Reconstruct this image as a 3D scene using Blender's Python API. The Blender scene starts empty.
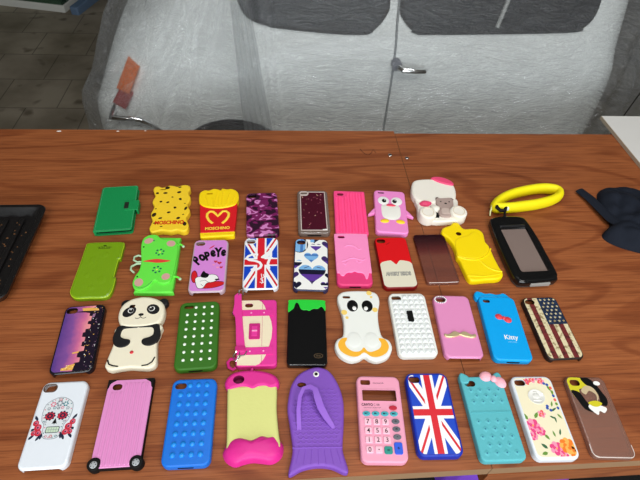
import bpy, math, random
from math import sin, cos, pi, radians, sqrt, atan2
from mathutils import Vector, Matrix, noise
from mathutils.geometry import tessellate_polygon
random.seed(5)
scene = bpy.context.scene
COL = scene.collection
TOP = 0.80                      # height of the table top

# ------------------------------------------------------------------ materials
def lin(c):
    c /= 255.0
    return c/12.92 if c <= .04045 else ((c+.055)/1.055)**2.4
def rgb(r, g, b): return (lin(r), lin(g), lin(b), 1)
MATS = {}
def mat(name, col, rough=.5, spec=.3, metal=0, coat=0, bump=None, sss=0):
    if name in MATS: return MATS[name]
    m = bpy.data.materials.new(name); m.use_nodes = True; MATS[name] = m
    nt = m.node_tree; b = nt.nodes['Principled BSDF']
    b.inputs['Base Color'].default_value = rgb(*col)
    b.inputs['Roughness'].default_value = rough
    b.inputs['Specular IOR Level'].default_value = spec
    b.inputs['Metallic'].default_value = metal
    b.inputs['Coat Weight'].default_value = coat
    if sss:
        b.inputs['Subsurface Weight'].default_value = sss
        b.inputs['Subsurface Radius'].default_value = (.01, .008, .005); b.inputs['Subsurface Scale'].default_value = .3
    # every material gets a little procedural unevenness
    tc = nt.nodes.new('ShaderNodeTexCoord'); n = nt.nodes.new('ShaderNodeTexNoise')
    sc, st = bump if bump else (400, .04)
    n.inputs['Scale'].default_value = sc; n.inputs['Detail'].default_value = 3
    bp = nt.nodes.new('ShaderNodeBump'); bp.inputs['Strength'].default_value = st; bp.inputs['Distance'].default_value = .001
    nt.links.new(tc.outputs['Object'], n.inputs['Vector']); nt.links.new(n.outputs['Fac'], bp.inputs['Height'])
    nt.links.new(bp.outputs['Normal'], b.inputs['Normal'])
    return m
def clear(name, tint, body, fac, rough=.15, body_rough=.4, spec_boost=.05):
    """see-through plastic: tinted transparency + some body colour + clear gloss"""
    m = bpy.data.materials.new(name); m.use_nodes = True; MATS[name] = m
    nt = m.node_tree; nt.nodes.clear(); N = nt.nodes.new; L = nt.links.new
    out = N('ShaderNodeOutputMaterial'); tr = N('ShaderNodeBsdfTransparent'); tr.inputs[0].default_value = rgb(*tint)
    pb = N('ShaderNodeBsdfPrincipled'); pb.inputs['Base Color'].default_value = rgb(*body); pb.inputs['Roughness'].default_value = body_rough
    gl = N('ShaderNodeBsdfGlossy'); gl.inputs['Roughness'].default_value = rough
    mx = N('ShaderNodeMixShader'); mx.inputs[0].default_value = fac
    L(tr.outputs[0], mx.inputs[1]); L(pb.outputs[0], mx.inputs[2])
    fr = N('ShaderNodeLayerWeight'); fr.inputs['Blend'].default_value = .25
    ad = N('ShaderNodeMath'); ad.operation = 'MULTIPLY_ADD'; ad.inputs[1].default_value = .5; ad.inputs[2].default_value = spec_boost
    L(fr.outputs['Fresnel'], ad.inputs[0])
    m2 = N('ShaderNodeMixShader'); L(ad.outputs[0], m2.inputs[0]); L(mx.outputs[0], m2.inputs[1]); L(gl.outputs[0], m2.inputs[2])
    L(m2.outputs[0], out.inputs[0])
    return m
def ramp(nt, stops, interp='LINEAR'):
    r = nt.nodes.new('ShaderNodeValToRGB'); r.color_ramp.interpolation = interp
    e = r.color_ramp.elements
    while len(e) > 1: e.remove(e[0])
    e[0].position, e[0].color = stops[0][0], rgb(*stops[0][1])
    for p, c in stops[1:]:
        k = e.new(p); k.color = rgb(*c)
    return r

def wood_mat():
    m = bpy.data.materials.new('red_brown_wood'); m.use_nodes = True
    nt = m.node_tree; N = nt.nodes.new; L = nt.links.new; b = nt.nodes['Principled BSDF']
    tc = N('ShaderNodeTexCoord')
    def noise_(sx, sy, scale, detail=4, dist=0, w=0):
        mp = N('ShaderNodeMapping'); mp.inputs['Scale'].default_value = (sx, sy, 1); mp.inputs['Location'].default_value = (w, w*1.7, 0)
        n = N('ShaderNodeTexNoise'); n.inputs['Scale'].default_value = scale; n.inputs['Detail'].default_value = detail
        n.inputs['Distortion'].default_value = dist
        L(tc.outputs['Object'], mp.inputs[0]); L(mp.outputs[0], n.inputs['Vector']); return n
    big = noise_(.16, 1.0, 22, 3, 1.2)
    fine = noise_(.06, 1.6, 120, 5, .3, 3)
    line = noise_(.1, 1.2, 52, 2, .9, 7)
    pore = noise_(.03, 1.2, 420, 2, 0, 11)
    r1 = ramp(nt, [(.25, (146, 83, 45)), (.5, (155, 89, 49)), (.75, (164, 96, 54))]); L(big.outputs['Fac'], r1.inputs[0])
    def mult(a_out, fac_out, stops, f):
        r = ramp(nt, stops); L(fac_out, r.inputs[0])
        mx = N('ShaderNodeMix'); mx.data_type = 'RGBA'; mx.blend_type = 'MULTIPLY'; mx.inputs[0].default_value = f
        L(a_out, mx.inputs[6]); L(r.outputs[0], mx.inputs[7]); return mx.outputs[2]
    c = mult(r1.outputs[0], fine.outputs['Fac'], [(.35, (215, 205, 200)), (.62, (255, 255, 255))], .6)
    c = mult(c, line.outputs['Fac'], [(.34, (190, 165, 150)), (.44, (255, 255, 255))], .3)

    rg = noise_(.2, 1.0, 7, 1.5, .6, 5); mm = N('ShaderNodeMath'); mm.operation = 'MULTIPLY'; mm.inputs[1].default_value = 46; L(rg.outputs['Fac'], mm.inputs[0])
    sn = N('ShaderNodeMath'); sn.operation = 'SINE'; L(mm.outputs[0], sn.inputs[0])
    c = mult(c, sn.outputs[0], [(0.55, (255, 255, 255)), (.97, (196, 168, 150))], .55)
    c = mult(c, pore.outputs['Fac'], [(.36, (170, 150, 140)), (.5, (255, 255, 255))], .5)
    L(c, b.inputs['Base Color'])
    b.inputs['Roughness'].default_value = .5; b.inputs['Specular IOR Level'].default_value = .3
    bp = N('ShaderNodeBump'); bp.inputs['Strength'].default_value = .08; bp.inputs['Distance'].default_value = .001
    L(pore.outputs['Fac'], bp.inputs['Height']); L(bp.outputs['Normal'], b.inputs['Normal'])
    return m
WOOD = wood_mat()
W_EDGE = mat('worn_board_edge', (150, 118, 88), .7, .3, bump=(60, .4))

# ------------------------------------------------------------------ 2-D helpers (millimetres)
def rrect(w, h, r, cx=0, cy=0, n=6):
    out = []
    for sx, sy, a0 in ((1, 1, 0), (-1, 1, 90), (-1, -1, 180), (1, -1, 270)):
        for k in range(n+1):
            a = radians(a0+90*k/n)
            out.append((cx+sx*(w/2-r)+r*cos(a), cy+sy*(h/2-r)+r*sin(a)))
    return out
def rect(x0, y0, x1, y1): return [(x0, y0), (x1, y0), (x1, y1), (x0, y1)]
def ell(cx, cy, rx, ry=None, n=20, rot=0):
    ry = rx if ry is None else ry; c, s = cos(rot), sin(rot)
    return [(cx+rx*cos(a)*c-ry*sin(a)*s, cy+rx*cos(a)*s+ry*sin(a)*c) for a in (2*pi*k/n for k in range(n))]
def area(p): return sum(p[i-1][0]*p[i][1]-p[i][0]*p[i-1][1] for i in range(len(p)))/2
def ccw(p): return p if area(p) > 0 else p[::-1]
def smooth(p, k=5):
    n = len(p); out = []
    for i in range(n):
        a, b, c, d = p[i-1], p[i], p[(i+1) % n], p[(i+2) % n]
        for j in range(k):
            t = j/k
            out.append(tuple(.5*((2*b[q])+(-a[q]+c[q])*t+(2*a[q]-5*b[q]+4*c[q]-d[q])*t*t+(-a[q]+3*b[q]-3*c[q]+d[q])*t**3) for q in (0, 1)))
    return ccw(out)
def resample(p, step=2.5):
    out = []
    for i in range(len(p)):
        a, b = p[i], p[(i+1) % len(p)]; L = math.dist(a, b); k = max(1, int(L/step+.5))
        for j in range(k): out.append((a[0]+(b[0]-a[0])*j/k, a[1]+(b[1]-a[1])*j/k))
    return out
def inset(p, d):
    n = len(p); out = []
    for i in range(n):
        a, b, c = p[i-1], p[i], p[(i+1) % n]
        def nr(u, v):
            x, y = v[0]-u[0], v[1]-u[1]; l = math.hypot(x, y) or 1; return (-y/l, x/l)
        n1, n2 = nr(a, b), nr(b, c); x, y = n1[0]+n2[0], n1[1]+n2[1]; l = math.hypot(x, y) or 1
        x, y = x/l, y/l; k = 1/max(.6, x*n1[0]+y*n1[1]); out.append((b[0]+x*d*k, b[1]+y*d*k))
    return out
def heart(cx, cy, s, rot=0):
    out = []
    for k in range(28):
        t = 2*pi*k/28; x = 16*sin(t)**3/17*s; y = (13*cos(t)-5*cos(2*t)-2*cos(3*t)-cos(4*t))/17*s
        out.append((cx+x*cos(rot)-y*sin(rot), cy+x*sin(rot)+y*cos(rot)))
    return ccw(out)
def star(cx, cy, r):
    return ccw([(cx+(r if k % 2 == 0 else r*.42)*sin(pi*k/5), cy+(r if k % 2 == 0 else r*.42)*cos(pi*k/5)) for k in range(10)])
def half(poly, a, b, keep_left=True):
    """clip a convex polygon to one side of line a-b"""
    out = []; dx, dy = b[0]-a[0], b[1]-a[1]; s = 1 if keep_left else -1
    f = lambda p: s*(dx*(p[1]-a[1])-dy*(p[0]-a[0]))
    for i in range(len(poly)):
        p, q = poly[i], poly[(i+1) % len(poly)]; fp, fq = f(p), f(q)
        if fp >= 0: out.append(p)
        if (fp >= 0) != (fq >= 0):
            t = fp/(fp-fq); out.append((p[0]+(q[0]-p[0])*t, p[1]+(q[1]-p[1])*t))
    return out
def tris(loops):
    flat = [p for l in loops for p in l]
    return [[flat[i] for i in t] for t in tessellate_polygon([[Vector((x, y, 0)) for x, y in l] for l in loops])]
def stroke(pts, w, closed=False):
    """quads along a polyline"""
    out = []; n = len(pts); rng = range(n if closed else n-1)
    for i in rng:
        a, b = pts[i], pts[(i+1) % n]; dx, dy = b[0]-a[0], b[1]-a[1]; l = math.hypot(dx, dy) or 1
        nx, ny = -dy/l*w/2, dx/l*w/2
        out.append([(a[0]-nx, a[1]-ny), (b[0]-nx, b[1]-ny), (b[0]+nx, b[1]+ny), (a[0]+nx, a[1]+ny)])
        if n > 2: out.append(ell(b[0], b[1], w/2, n=8))
    return out
FONT_CACHE = {}
def text_tris(s, bold=0, shear=0):
    key = (s, bold, shear)
    if key not in FONT_CACHE:
        cu = bpy.data.curves.new('t', 'FONT'); cu.body = s; cu.offset = bold; cu.shear = shear; cu.fill_mode = 'FRONT'; cu.resolution_u = 3
        o = bpy.data.objects.new('t', cu); COL.objects.link(o)
        dg = bpy.context.evaluated_depsgraph_get(); dg.update()
        me = bpy.data.meshes.new_from_object(o.evaluated_get(dg)); me.calc_loop_triangles()
        T = [[(me.vertices[i].co.x, me.vertices[i].co.y) for i in t.vertices] for t in me.loop_triangles]
        bpy.data.objects.remove(o); bpy.data.meshes.remove(me); bpy.data.curves.remove(cu)
        FONT_CACHE[key] = T
    return FONT_CACHE[key]

# ------------------------------------------------------------------ mesh builder (mm in, metres out)
class MB:
    def __init__(s, unit=.001): s.v = []; s.f = []; s.m = []; s.mats = []; s.u = unit
    def mi(s, m):
        if m not in s.mats: s.mats.append(m)
        return s.mats.index(m)
    def add(s, vs, fs, m):
        o = len(s.v); s.v += vs; k = s.mi(m)
        for f in fs: s.f.append([i+o for i in f]); s.m.append(k)
    def flat(s, poly, z, m, flip=False, holes=()):
        loops = [poly]+list(holes); vs = [(x, y, z) for l in loops for x, y in l]
        fs = [list(t) for t in tessellate_polygon([[Vector((x, y, 0)) for x, y in l] for l in loops])]
        def a2(t): return (vs[t[1]][0]-vs[t[0]][0])*(vs[t[2]][1]-vs[t[0]][1])-(vs[t[1]][1]-vs[t[0]][1])*(vs[t[2]][0]-vs[t[0]][0])
        fs = [t if (a2(t) > 0) != flip else t[::-1] for t in fs if abs(a2(t)) > 1e-9]
        s.add(vs, fs, m)
    def rings(s, rs, m, cap0=False, cap1=False, closed=True):
        n = len(rs[0]); vs = [p for r in rs for p in r]; fs = []
        for k in range(len(rs)-1):
            for i in range(n if closed else n-1):
                j = (i+1) % n; fs.append([k*n+i, k*n+j, (k+1)*n+j, (k+1)*n+i])
        if cap0: fs.append(list(range(n))[::-1])
        if cap1: fs.append([(len(rs)-1)*n+i for i in range(n)])
        s.add(vs, fs, m)
    def slab(s, poly, z0, z1, m, bev=.4, top=True, n=3):
        """solid plate with a rounded upper edge"""
        poly = resample(ccw(poly), 3) if bev > .3 else ccw(poly)
        bev = min(bev, z1-z0-.01); rs = [[(x, y, z0) for x, y in poly]]
        for k in range(n+1):
            a = pi/2*k/n; q = inset(poly, bev*(1-cos(a))) if k else poly
            rs.append([(x, y, z1-bev+bev*sin(a)) for x, y in q])
        s.rings(rs, m); s.flat(inset(poly, bev), z1, m)
        s.flat(poly, z0, m, flip=True)
    def shell(s, poly, h, m, bev=2.5, holes=(), wall=1.6, zb=None, n=4, inner=None, step=2.5):
        """hollow case lying open side down, holes pierce the back"""
        poly = resample(ccw(poly), step); inner = inner or m
        zb = zb or (lambda x, y: 0.0); rs = [[(x, y, zb(x, y)) for x, y in poly]]
        for k in range(n+1):
            a = pi/2*k/n; q = inset(poly, bev*(1-cos(a))) if k else poly
            rs.append([(x, y, max(h-bev+bev*sin(a), zb(x, y))) for x, y in q])
        s.rings(rs, m)
        top = inset(poly, bev); inn = inset(poly, max(wall, bev*.6)); t = 1.4
        holes = [ccw(q) for q in holes]
        s.flat(top, h, m, holes=holes)
        s.rings([[(x, y, min(zb(x, y), h-t)) for x, y in q] for q in (inn, poly)], m)
        s.rings([[(x, y, h-t) for x, y in inn], [(x, y, min(zb(x, y), h-t)) for x, y in inn]], inner)
        s.flat(inn, h-t, inner, flip=True, holes=holes)
        for q in holes: s.rings([[(x, y, h) for x, y in q], [(x, y, h-t) for x, y in q]], m)
    def dome(s, cx, cy, z, r, h, m, n=12, k=4, ry=None):
        ry = ry or r; rs = []
        for j in range(k):
            a = pi/2*j/k; rs.append([(cx+r*cos(a)*cos(2*pi*i/n), cy+ry*cos(a)*sin(2*pi*i/n), z+h*sin(a)) for i in range(n)])
        s.rings(rs, m); o = len(s.v); last = rs[-1]
        s.add(last+[(cx, cy, z+h)], [[i, (i+1) % n, n] for i in range(n)], m)
    def puff(s, poly, z0, h, m, k=8, cx=None, cy=None, p=2.0, fn=None):
        """pillow over an outline, optionally with folds"""
        poly = resample(ccw(poly), 4)
        cx = sum(a for a, b in poly)/len(poly) if cx is None else cx; cy = sum(b for a, b in poly)/len(poly) if cy is None else cy
        rs = []
        for j in range(k):
            t = 1-j/k; z = h*(1-t**p)**(1/p)
            rs.append([(cx+(x-cx)*t, cy+(y-cy)*t, z0+z+(fn(cx+(x-cx)*t, cy+(y-cy)*t)*(1-t**4) if fn else 0)) for x, y in poly])
        s.rings(rs, m); n = len(poly); s.add(rs[-1]+[(cx, cy, z0+h+(fn(cx, cy) if fn else 0))], [[i, (i+1) % n, n] for i in range(n)], m)
        s.flat(poly, z0, m, flip=True)
    def tube(s, pts, r, m, n=8, closed=False, rz=None, caps=True):
        pts = [Vector(p) for p in pts]; rs = []; N_ = len(pts)
        for i, p in enumerate(pts):
            a = pts[i-1] if (i or closed) else p; b = pts[(i+1) % N_] if (i < N_-1 or closed) else p
            d = (b-a).normalized(); up = Vector((0, 0, 1)) if abs(d.z) < .9 else Vector((0, 1, 0))
            sd = d.cross(up).normalized(); u2 = sd.cross(d)
            rr = r[i] if isinstance(r, (list, tuple)) else r; rv = rz or rr
            rs.append([tuple(p+sd*rr*cos(2*pi*k/n)+u2*rv*sin(2*pi*k/n)) for k in range(n)])
        if closed: rs.append(rs[0])
        s.rings(rs, m, cap0=caps and not closed, cap1=caps and not closed)
    def box(s, x0, y0, z0, x1, y1, z1, m, bev=0):
        if bev: s.slab(rrect(x1-x0, y1-y0, min(bev*2, (x1-x0)/2.01, (y1-y0)/2.01), (x0+x1)/2, (y0+y1)/2, 3), z0, z1, m, bev); return
        p = [(x0, y0), (x1, y0), (x1, y1), (x0, y1)]
        s.rings([[(x, y, z0) for x, y in p], [(x, y, z1) for x, y in p]], m, True, True)
    def build(s, name, parent=None, sharp=35, loc=None):
        me = bpy.data.meshes.new(name); u = s.u
        me.from_pydata([(x*u, y*u, z*u) for x, y, z in s.v], [], s.f)
        for m in s.mats: me.materials.append(m)
        me.polygons.foreach_set('material_index', s.m); me.update()
        for p in me.polygons: p.use_smooth = True
        me.set_sharp_from_angle(angle=radians(sharp))
        o = bpy.data.objects.new(name, me); COL.objects.link(o)
        if parent: o.parent = parent
        if loc: o.location = loc
        return o

class Art(MB):
    """flat print on a face: layers of paint clipped to the face and to the camera hole"""
    def __init__(s, z, clip=None, holes=()):
        super().__init__(); s.z = z; s.clip = ccw(clip) if clip else None; s.holes = [ccw(h) for h in holes]; s.lv = 0; s.cnt = 0
    def layer(s): s.lv += 1
    def tri(s, T, m):
        T = ccw(T)
        if s.clip:
            for i in range(len(s.clip)):
                T = half(T, s.clip[i], s.clip[(i+1) % len(s.clip)])
                if len(T) < 3: return
        pcs = [T]
        for h in s.holes:
            out = []
            for q in pcs:
                rem = q
                for i in range(len(h)):
                    a, b = h[i], h[(i+1) % len(h)]
                    o = half(rem, a, b, False)
                    if len(o) > 2: out.append(o)
                    rem = half(rem, a, b, True)
                    if len(rem) < 3: break
            pcs = out
        z = s.z+.06+.06*s.lv+.007*s.cnt
        for q in pcs:
            if abs(area(q)) > 1e-4: s.add([(x, y, z) for x, y in q], [list(range(len(q)))], m)
    def p(s, poly, m, holes=()):
        s.cnt = (s.cnt+1) % 7
        for t in tris([ccw(poly)]+[ccw(h) for h in holes]): s.tri(t, m)
    def ps(s, polys, m):
        for q in polys: s.p(q, m)
    def text(s, t, cx, cy, size, m, rot=0, bold=0.0, shear=0, sx=1.0, arc=None):
        T = text_tris(t, bold, shear)
        xs = [p[0] for q in T for p in q]; ys = [p[1] for q in T for p in q]; ox, oy = (min(xs)+max(xs))/2, (min(ys)+max(ys))/2
        c, sn = cos(rot), sin(rot)
        for q in T:
            r = []
            for x, y in q:
                x, y = (x-ox)*size*sx, (y-oy)*size
                if arc: y += arc(x)
                r.append((cx+x*c-y*sn, cy+x*sn+y*c))
            if abs(area(r)) > 1e-6: s.tri(r, m)

# ------------------------------------------------------------------ scene bookkeeping
def thing(name, label, cat, loc=(0, 0, 0), rz=0, group=None):
    o = bpy.data.objects.new(name, None); COL.objects.link(o); o.empty_display_size = .02
    o.location = loc; o.rotation_euler = (0, 0, rz); o['label'] = label; o['category'] = cat
    if group: o['group'] = group
    return o
def tag(o, label, cat, group=None):
    o['label'] = label; o['category'] = cat
    if group: o['group'] = group
    return o
def struct(o): o['kind'] = 'structure'; return o
GROUP = 'phone cases laid out in rows on the table'
def case(name, label, x, y, deg): return thing(name, label, 'phone case', (x, y, TOP+.0004), radians(deg), GROUP)
CAM = rrect(16, 9.5, 4.6, -18.5, 48.5, 4)
def notch(half_w, ylim, h): return lambda x, y: h-2.2 if (y < ylim and abs(x) < half_w) else 0.0
def cam_rim(parent, m, grow=1.3, z=9.5, hole=None, lift=.5):
    hole = hole or CAM
    cx = sum(p[0] for p in hole)/len(hole); cy = sum(p[1] for p in hole)/len(hole)
    outer = [(cx+(x-cx)*(1+grow/8), cy+(y-cy)*(1+grow/4.75)) for x, y in hole]
    b = MB(); b.rings([[(x, y, z-1.3) for x, y in hole], [(x, y, z+lift) for x, y in hole], [(x, y, z+lift*.8) for x, y in outer], [(x, y, z-.2) for x, y in outer]], m)
    return b.build('camera_hole_rim', parent)
def dock(parent, y, h, m=None, w=20, z=None):
    b = MB(); z = z or h*.42
    q = rrect(w, 3.2, 1.5, 0, 0, 4)
    b.rings([[(x, y-.35, z+v) for x, v in q], [(x, y+.6, z+v) for x, v in q]], m or DARK, True, True)  # flush dark piece in place of the shade inside an open slot
    return b.build('dock_slot_shade', parent)

DARK = mat('shadowy_black_rubber', (14, 12, 12), .7, .2)
WHITE_G = mat('glossy_white_plastic', (228, 234, 242), .18, .5, coat=.3)
BLACK = mat('black_print', (10, 10, 11), .5, .15)
WHITE = mat('white_print', (238, 238, 234), .4)
RED = mat('red_print', (205, 28, 36), .4)
CHROME = mat('polished_chrome', (215, 215, 215), .15, metal=1)
HX, HY = 30.2, 58.3          # half size of a plain case
STD = rrect(60.4, 116.6, 9.5, n=7)
SOFT = rrect(61.5, 118, 10, n=7)

# ================================================================== THE SETTING
def floor_mat():
    m = bpy.data.materials.new('grey_floor_tiles'); m.use_nodes = True
    nt = m.node_tree; N = nt.nodes.new; L = nt.links.new; b = nt.nodes['Principled BSDF']
    tc = N('ShaderNodeTexCoord'); mp = N('ShaderNodeMapping'); mp.inputs['Location'].default_value = (.07, .02, 0)
    br = N('ShaderNodeTexBrick'); br.inputs['Scale'].default_value = 1; br.inputs['Brick Width'].default_value = .31; br.inputs['Row Height'].default_value = .29
    br.inputs['Mortar Size'].default_value = .0035; br.inputs['Mortar Smooth'].default_value = .4
    br.inputs['Color1'].default_value = rgb(146, 137, 120); br.inputs['Color2'].default_value = rgb(138, 129, 114); br.inputs['Mortar'].default_value = rgb(96, 89, 78)
    n = N('ShaderNodeTexNoise'); n.inputs['Scale'].default_value = 3.5; n.inputs['Detail'].default_value = 6
    r = ramp(nt, [(.3, (175, 170, 160)), (.65, (255, 255, 255))])
    n2 = N('ShaderNodeTexNoise'); n2.inputs['Scale'].default_value = 9; n2.inputs['Detail'].default_value = 1
    r2 = ramp(nt, [(.26, (150, 140, 130)), (.36, (255, 255, 255))])
    L(tc.outputs['Object'], mp.inputs[0]); L(mp.outputs[0], br.inputs['Vector']); L(tc.outputs['Object'], n.inputs['Vector']); L(tc.outputs['Object'], n2.inputs['Vector'])
    L(n.outputs['Fac'], r.inputs[0]); L(n2.outputs['Fac'], r2.inputs[0])
    m1 = N('ShaderNodeMix'); m1.data_type = 'RGBA'; m1.blend_type = 'MULTIPLY'; m1.inputs[0].default_value = .9
    L(br.outputs['Color'], m1.inputs[6]); L(r.outputs[0], m1.inputs[7])
    m2 = N('ShaderNodeMix'); m2.data_type = 'RGBA'; m2.blend_type = 'MULTIPLY'; m2.inputs[0].default_value = .8
    L(m1.outputs[2], m2.inputs[6]); L(r2.outputs[0], m2.inputs[7]); L(m2.outputs[2], b.inputs['Base Color'])
    b.inputs['Roughness'].default_value = .6
    return m
b = MB(1); b.box(-4.1, -2.6, -.05, 4.1, 6.6, 0, floor_mat()); struct(b.build('floor'))

WALLM = mat('grey_painted_plaster', (150, 148, 142), .9, .2, bump=(20, .2)); CEILM = mat('pale_ceiling_paint', (196, 195, 190), .9, .2, bump=(20, .2))
for nm, q in (('wall_left', (-4.1, -2.5, 0, -4, 6.5, 3.5)), ('wall_right', (4, -2.5, 0, 4.1, 6.5, 3.5)), ('wall_back', (-4, 6.5, 0, 4, 6.6, 3.5)), ('wall_front', (-4, -2.6, 0, 4, -2.5, 3.5))):
    b = MB(1); b.box(*q, WALLM); struct(b.build(nm))
b = MB(1); b.box(-4.1, -2.6, 3.5, 4.1, 6.6, 3.6, CEILM); struct(b.build('ceiling'))

# ---------------------------------------------------------------- table
t = thing('table', 'long red-brown wood table made of two boards, under all the cases', 'table', (0, 0, 0))
def board(x0, x1, y0, y1, z1):
    b = MB(1); th = .022
    b.box(x0, y0, z1-th, x1, y1, z1, WOOD)
    e = b.mi(W_EDGE)
    for i, f in enumerate(b.f):                       # side faces show the worn edge
        c = sum((Vector(b.v[k]) for k in f), Vector())/len(f)
        if abs(c.z-z1) > 1e-4: b.m[i] = e
    return b.build('table_board', t)
board(-1.25, .2722, .190, .9475, TOP)
board(.2732, 1.45, .190, .938, TOP)
b = MB(1); b.box(.2732, .1885, TOP-.060, 1.45, .2085, TOP-.0225, WOOD); b.build('front_apron', t)
b = MB(1); b.box(-1.1, .23, .43, 1.3, .88, .45, mat('under_table_shade', (14, 13, 13), .8)); b.build('added_shade_shelf', t)  # added shelf, its black stands in for the shade under the table
b = MB(1)
for y in (.25, .86): b.box(-1.15, y-.02, TOP-.10, 1.35, y+.02, TOP-.0222, W_EDGE)
b.build('support_rail', t)
for x in (-1.1, 1.3):
    for y in (.25, .86):
        b = MB(1); b.box(x-.03, y-.03, 0, x+.03, y+.03, TOP-.1, W_EDGE); b.build('leg', t)
for x, y in ((.248, .856), (.2845, .845)):
    b = MB(); b.dome(0, 0, 0, 4.6, 1.2, CHROME, 14); b.dome(0, 0, .8, 2, 1, DARK, 8)
    b.build('bolt', t, loc=(x, y, TOP))
# curved dent in the board
b = MB(); b.tube([(183+(217-183)*u, 878-22*sin(pi*min(1, u*1.15))**.8 if 0 < u < .87 else 878-15*(u > .5), .0) for u in (0, .1, .25, .4, .55, .7, .86, 1)], .7, mat('burnt_scratch', (60, 26, 14), .8), rz=.15)
b.build('scratch', t, loc=(0, 0, TOP))
# chips of paint on far edge
b = MB()
for x, y, r in ((-487, 941, 4), (-360, 942, 2.5), (-300, 944, 1.6)): b.slab([(x+px*r, y+py*r*.5) for px, py in ((-1.3, -.5), (-.2, -1), (1.2, -.2), (.6, .9), (-.8, .7))], 0, .6, WHITE, .1)
tag(b.build('paint_chip', None, loc=(0, 0, TOP)), 'tiny white paint crumbs on the far left edge of the table', 'paint crumbs')['kind'] = 'stuff'

# ================================================================== ROW 4 (nearest)
# sugar-skull case
t = case('phone_case', 'white glossy hard case printed with a decorated skull and red roses', -.2981, .2733, .8)
b = MB(); b.shell(STD, 9.3, WHITE_G, 3.4, [CAM], zb=notch(21, -52, 9.3)); b.build('shell', t)
cam_rim(t, mat('brown_grey_plastic', (92, 74, 66), .4), z=9.3)
a = Art(9.3, rrect(53, 109, 7), [CAM]); grey = mat('grey_ink', (128, 136, 146), .4); teal = mat('teal_ink', (60, 128, 138), .4); pinki = mat('pink_ink', (214, 106, 132), .4)
navy = mat('navy_ink', (30, 38, 62), .4); cream = mat('pale_green_ink', (196, 216, 190), .4); rose = mat('rose_ink', (196, 44, 62), .4); lg = mat('light_grey_ink', (196, 205, 212), .4)
sk = smooth([(-19, 14), (-17, 26), (-8, 33), (0, 35), (8, 33), (17, 26), (19, 14), (17, 3), (13, -3), (12, -14), (7, -21), (-7, -21), (-12, -14), (-13, -3), (-17, 3)], 3)
a.p(sk, grey); a.layer(); a.p(inset(sk, .7), mat('skull_pale_grey', (216, 222, 226), .4)); a.layer()
for k in range(26):
    i = int(k*len(sk)/26); q = inset(sk, 2.2)[i]; a.p(ell(q[0], q[1], .8, n=8), (grey, pinki, teal)[k % 3])
for cx, cy, r, m in ((0, 26, 3.2, grey), (-8, 25, 2.6, pinki), (8, 25, 2.6, teal), (0, 31, 1.5, rose), (-12, 19, 1.6, grey), (12, 19, 1.6, grey), (-5, 20, 1.6, teal), (5, 20, 1.6, pinki), (0, 19.5, 1.4, navy), (-12, 1, 1.3, grey), (12, 1, 1.3, grey), (-6, -18, 1.2, pinki), (6, -18, 1.2, teal), (0, -18, 1.5, rose)):
    for k in range(6): a.p(ell(cx+r*cos(k*pi/3), cy+r*sin(k*pi/3), r*.45, n=8), m)
for s in (-1, 1):
    a.p(ell(8*s, 9, 6.2, 5.4), rose)
    for k in range(9): a.p(ell(8*s+6*cos(k*.7), 9+5.2*sin(k*.7), 1.3, n=8), navy)
    a.layer(); a.p(ell(8*s, 9, 3.8, 3.2), navy); a.layer(); a.p(ell(8*s, 9, 1.6), rose); a.lv -= 2
    for k, (x, y, r) in enumerate(((19, -6, 4.6), (23, 0, 3.8), (17, -13, 4.2), (22.5, -13, 3.2))):
        a.p(ell(x*s, y, r), rose); a.layer(); a.p(ell(x*s+.6, y+.5, r*.55), pinki); a.layer(); a.p(ell(x*s, y, r*.25), navy); a.lv -= 2
    a.lv -= 1
    for x, y, r in ((24.5, 7, 50), (15, -19, -60), (26, -9, -20), (24, -18, -45), (12, -17, -80)): a.p(ell(x*s, y, 4.4, 1.6, rot=s*radians(r)), navy)
    a.lv += 1
a.p([(0, 6), (-3.4, -2), (-1, -1), (0, -3), (1, -1), (3.4, -2)], BLACK)
a.p(rrect(17, 8.5, 2, 0, -9.5), navy); a.layer(); a.p(rrect(15.4, 6.9, 1.5, 0, -9.5), cream); a.layer()
for x in (-4.6, -1.5, 1.5, 4.6): a.p(rect(x-.2, -13, x+.2, -6), grey)
a.p(rect(-7.7, -9.7, 7.7, -9.3), grey)
a.build('printed_design', t)

# pink luggage case
t = case('phone_case', 'pink ribbed case shaped like a suitcase with two black wheels at its lower corners', -.2095, .2706, .7)
PL = mat('lilac_pink_plastic', (222, 142, 198), .3, coat=.2)
b = MB(); b.shell(rrect(61, 117.5, 8), 9, DARK, 2, [CAM]); b.build('shell', t)
b = MB(); oct_ = [(-20, -58), (20, -58), (20.5, -48), (30, -46), (30, 51), (23, 59), (-23, 59), (-30, 51), (-30, -46), (-20.5, -48)]
pl = resample(ccw(oct_), 3); cam2 = rrect(13, 9, 4.4, -17, 48.5, 4)
b.rings([[(x, y, 8) for x, y in pl], [(x, y, 10) for x, y in pl], [(x, y, 10.6) for x, y in inset(pl, .6)]], PL); b.flat(inset(pl, .6), 10.6, PL, holes=[cam2]); b.rings([[(x, y, 10.6) for x, y in cam2], [(x, y, 8.5) for x, y in cam2]], DARK)
for i in range(9):
    x = -22.4+5.6*i; y1 = 54 if abs(x) > 10 or x > 0 else 54
    if -27 < x < -8: y1 = 41
    y0 = -56 if abs(x) < 18 else -44
    b.slab(rrect(3.2, y1-y0, 1.5, x, (y0+y1)/2, 3), 10.5, 11.5, PL, .9)
b.build('ribbed_panel', t)
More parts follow.
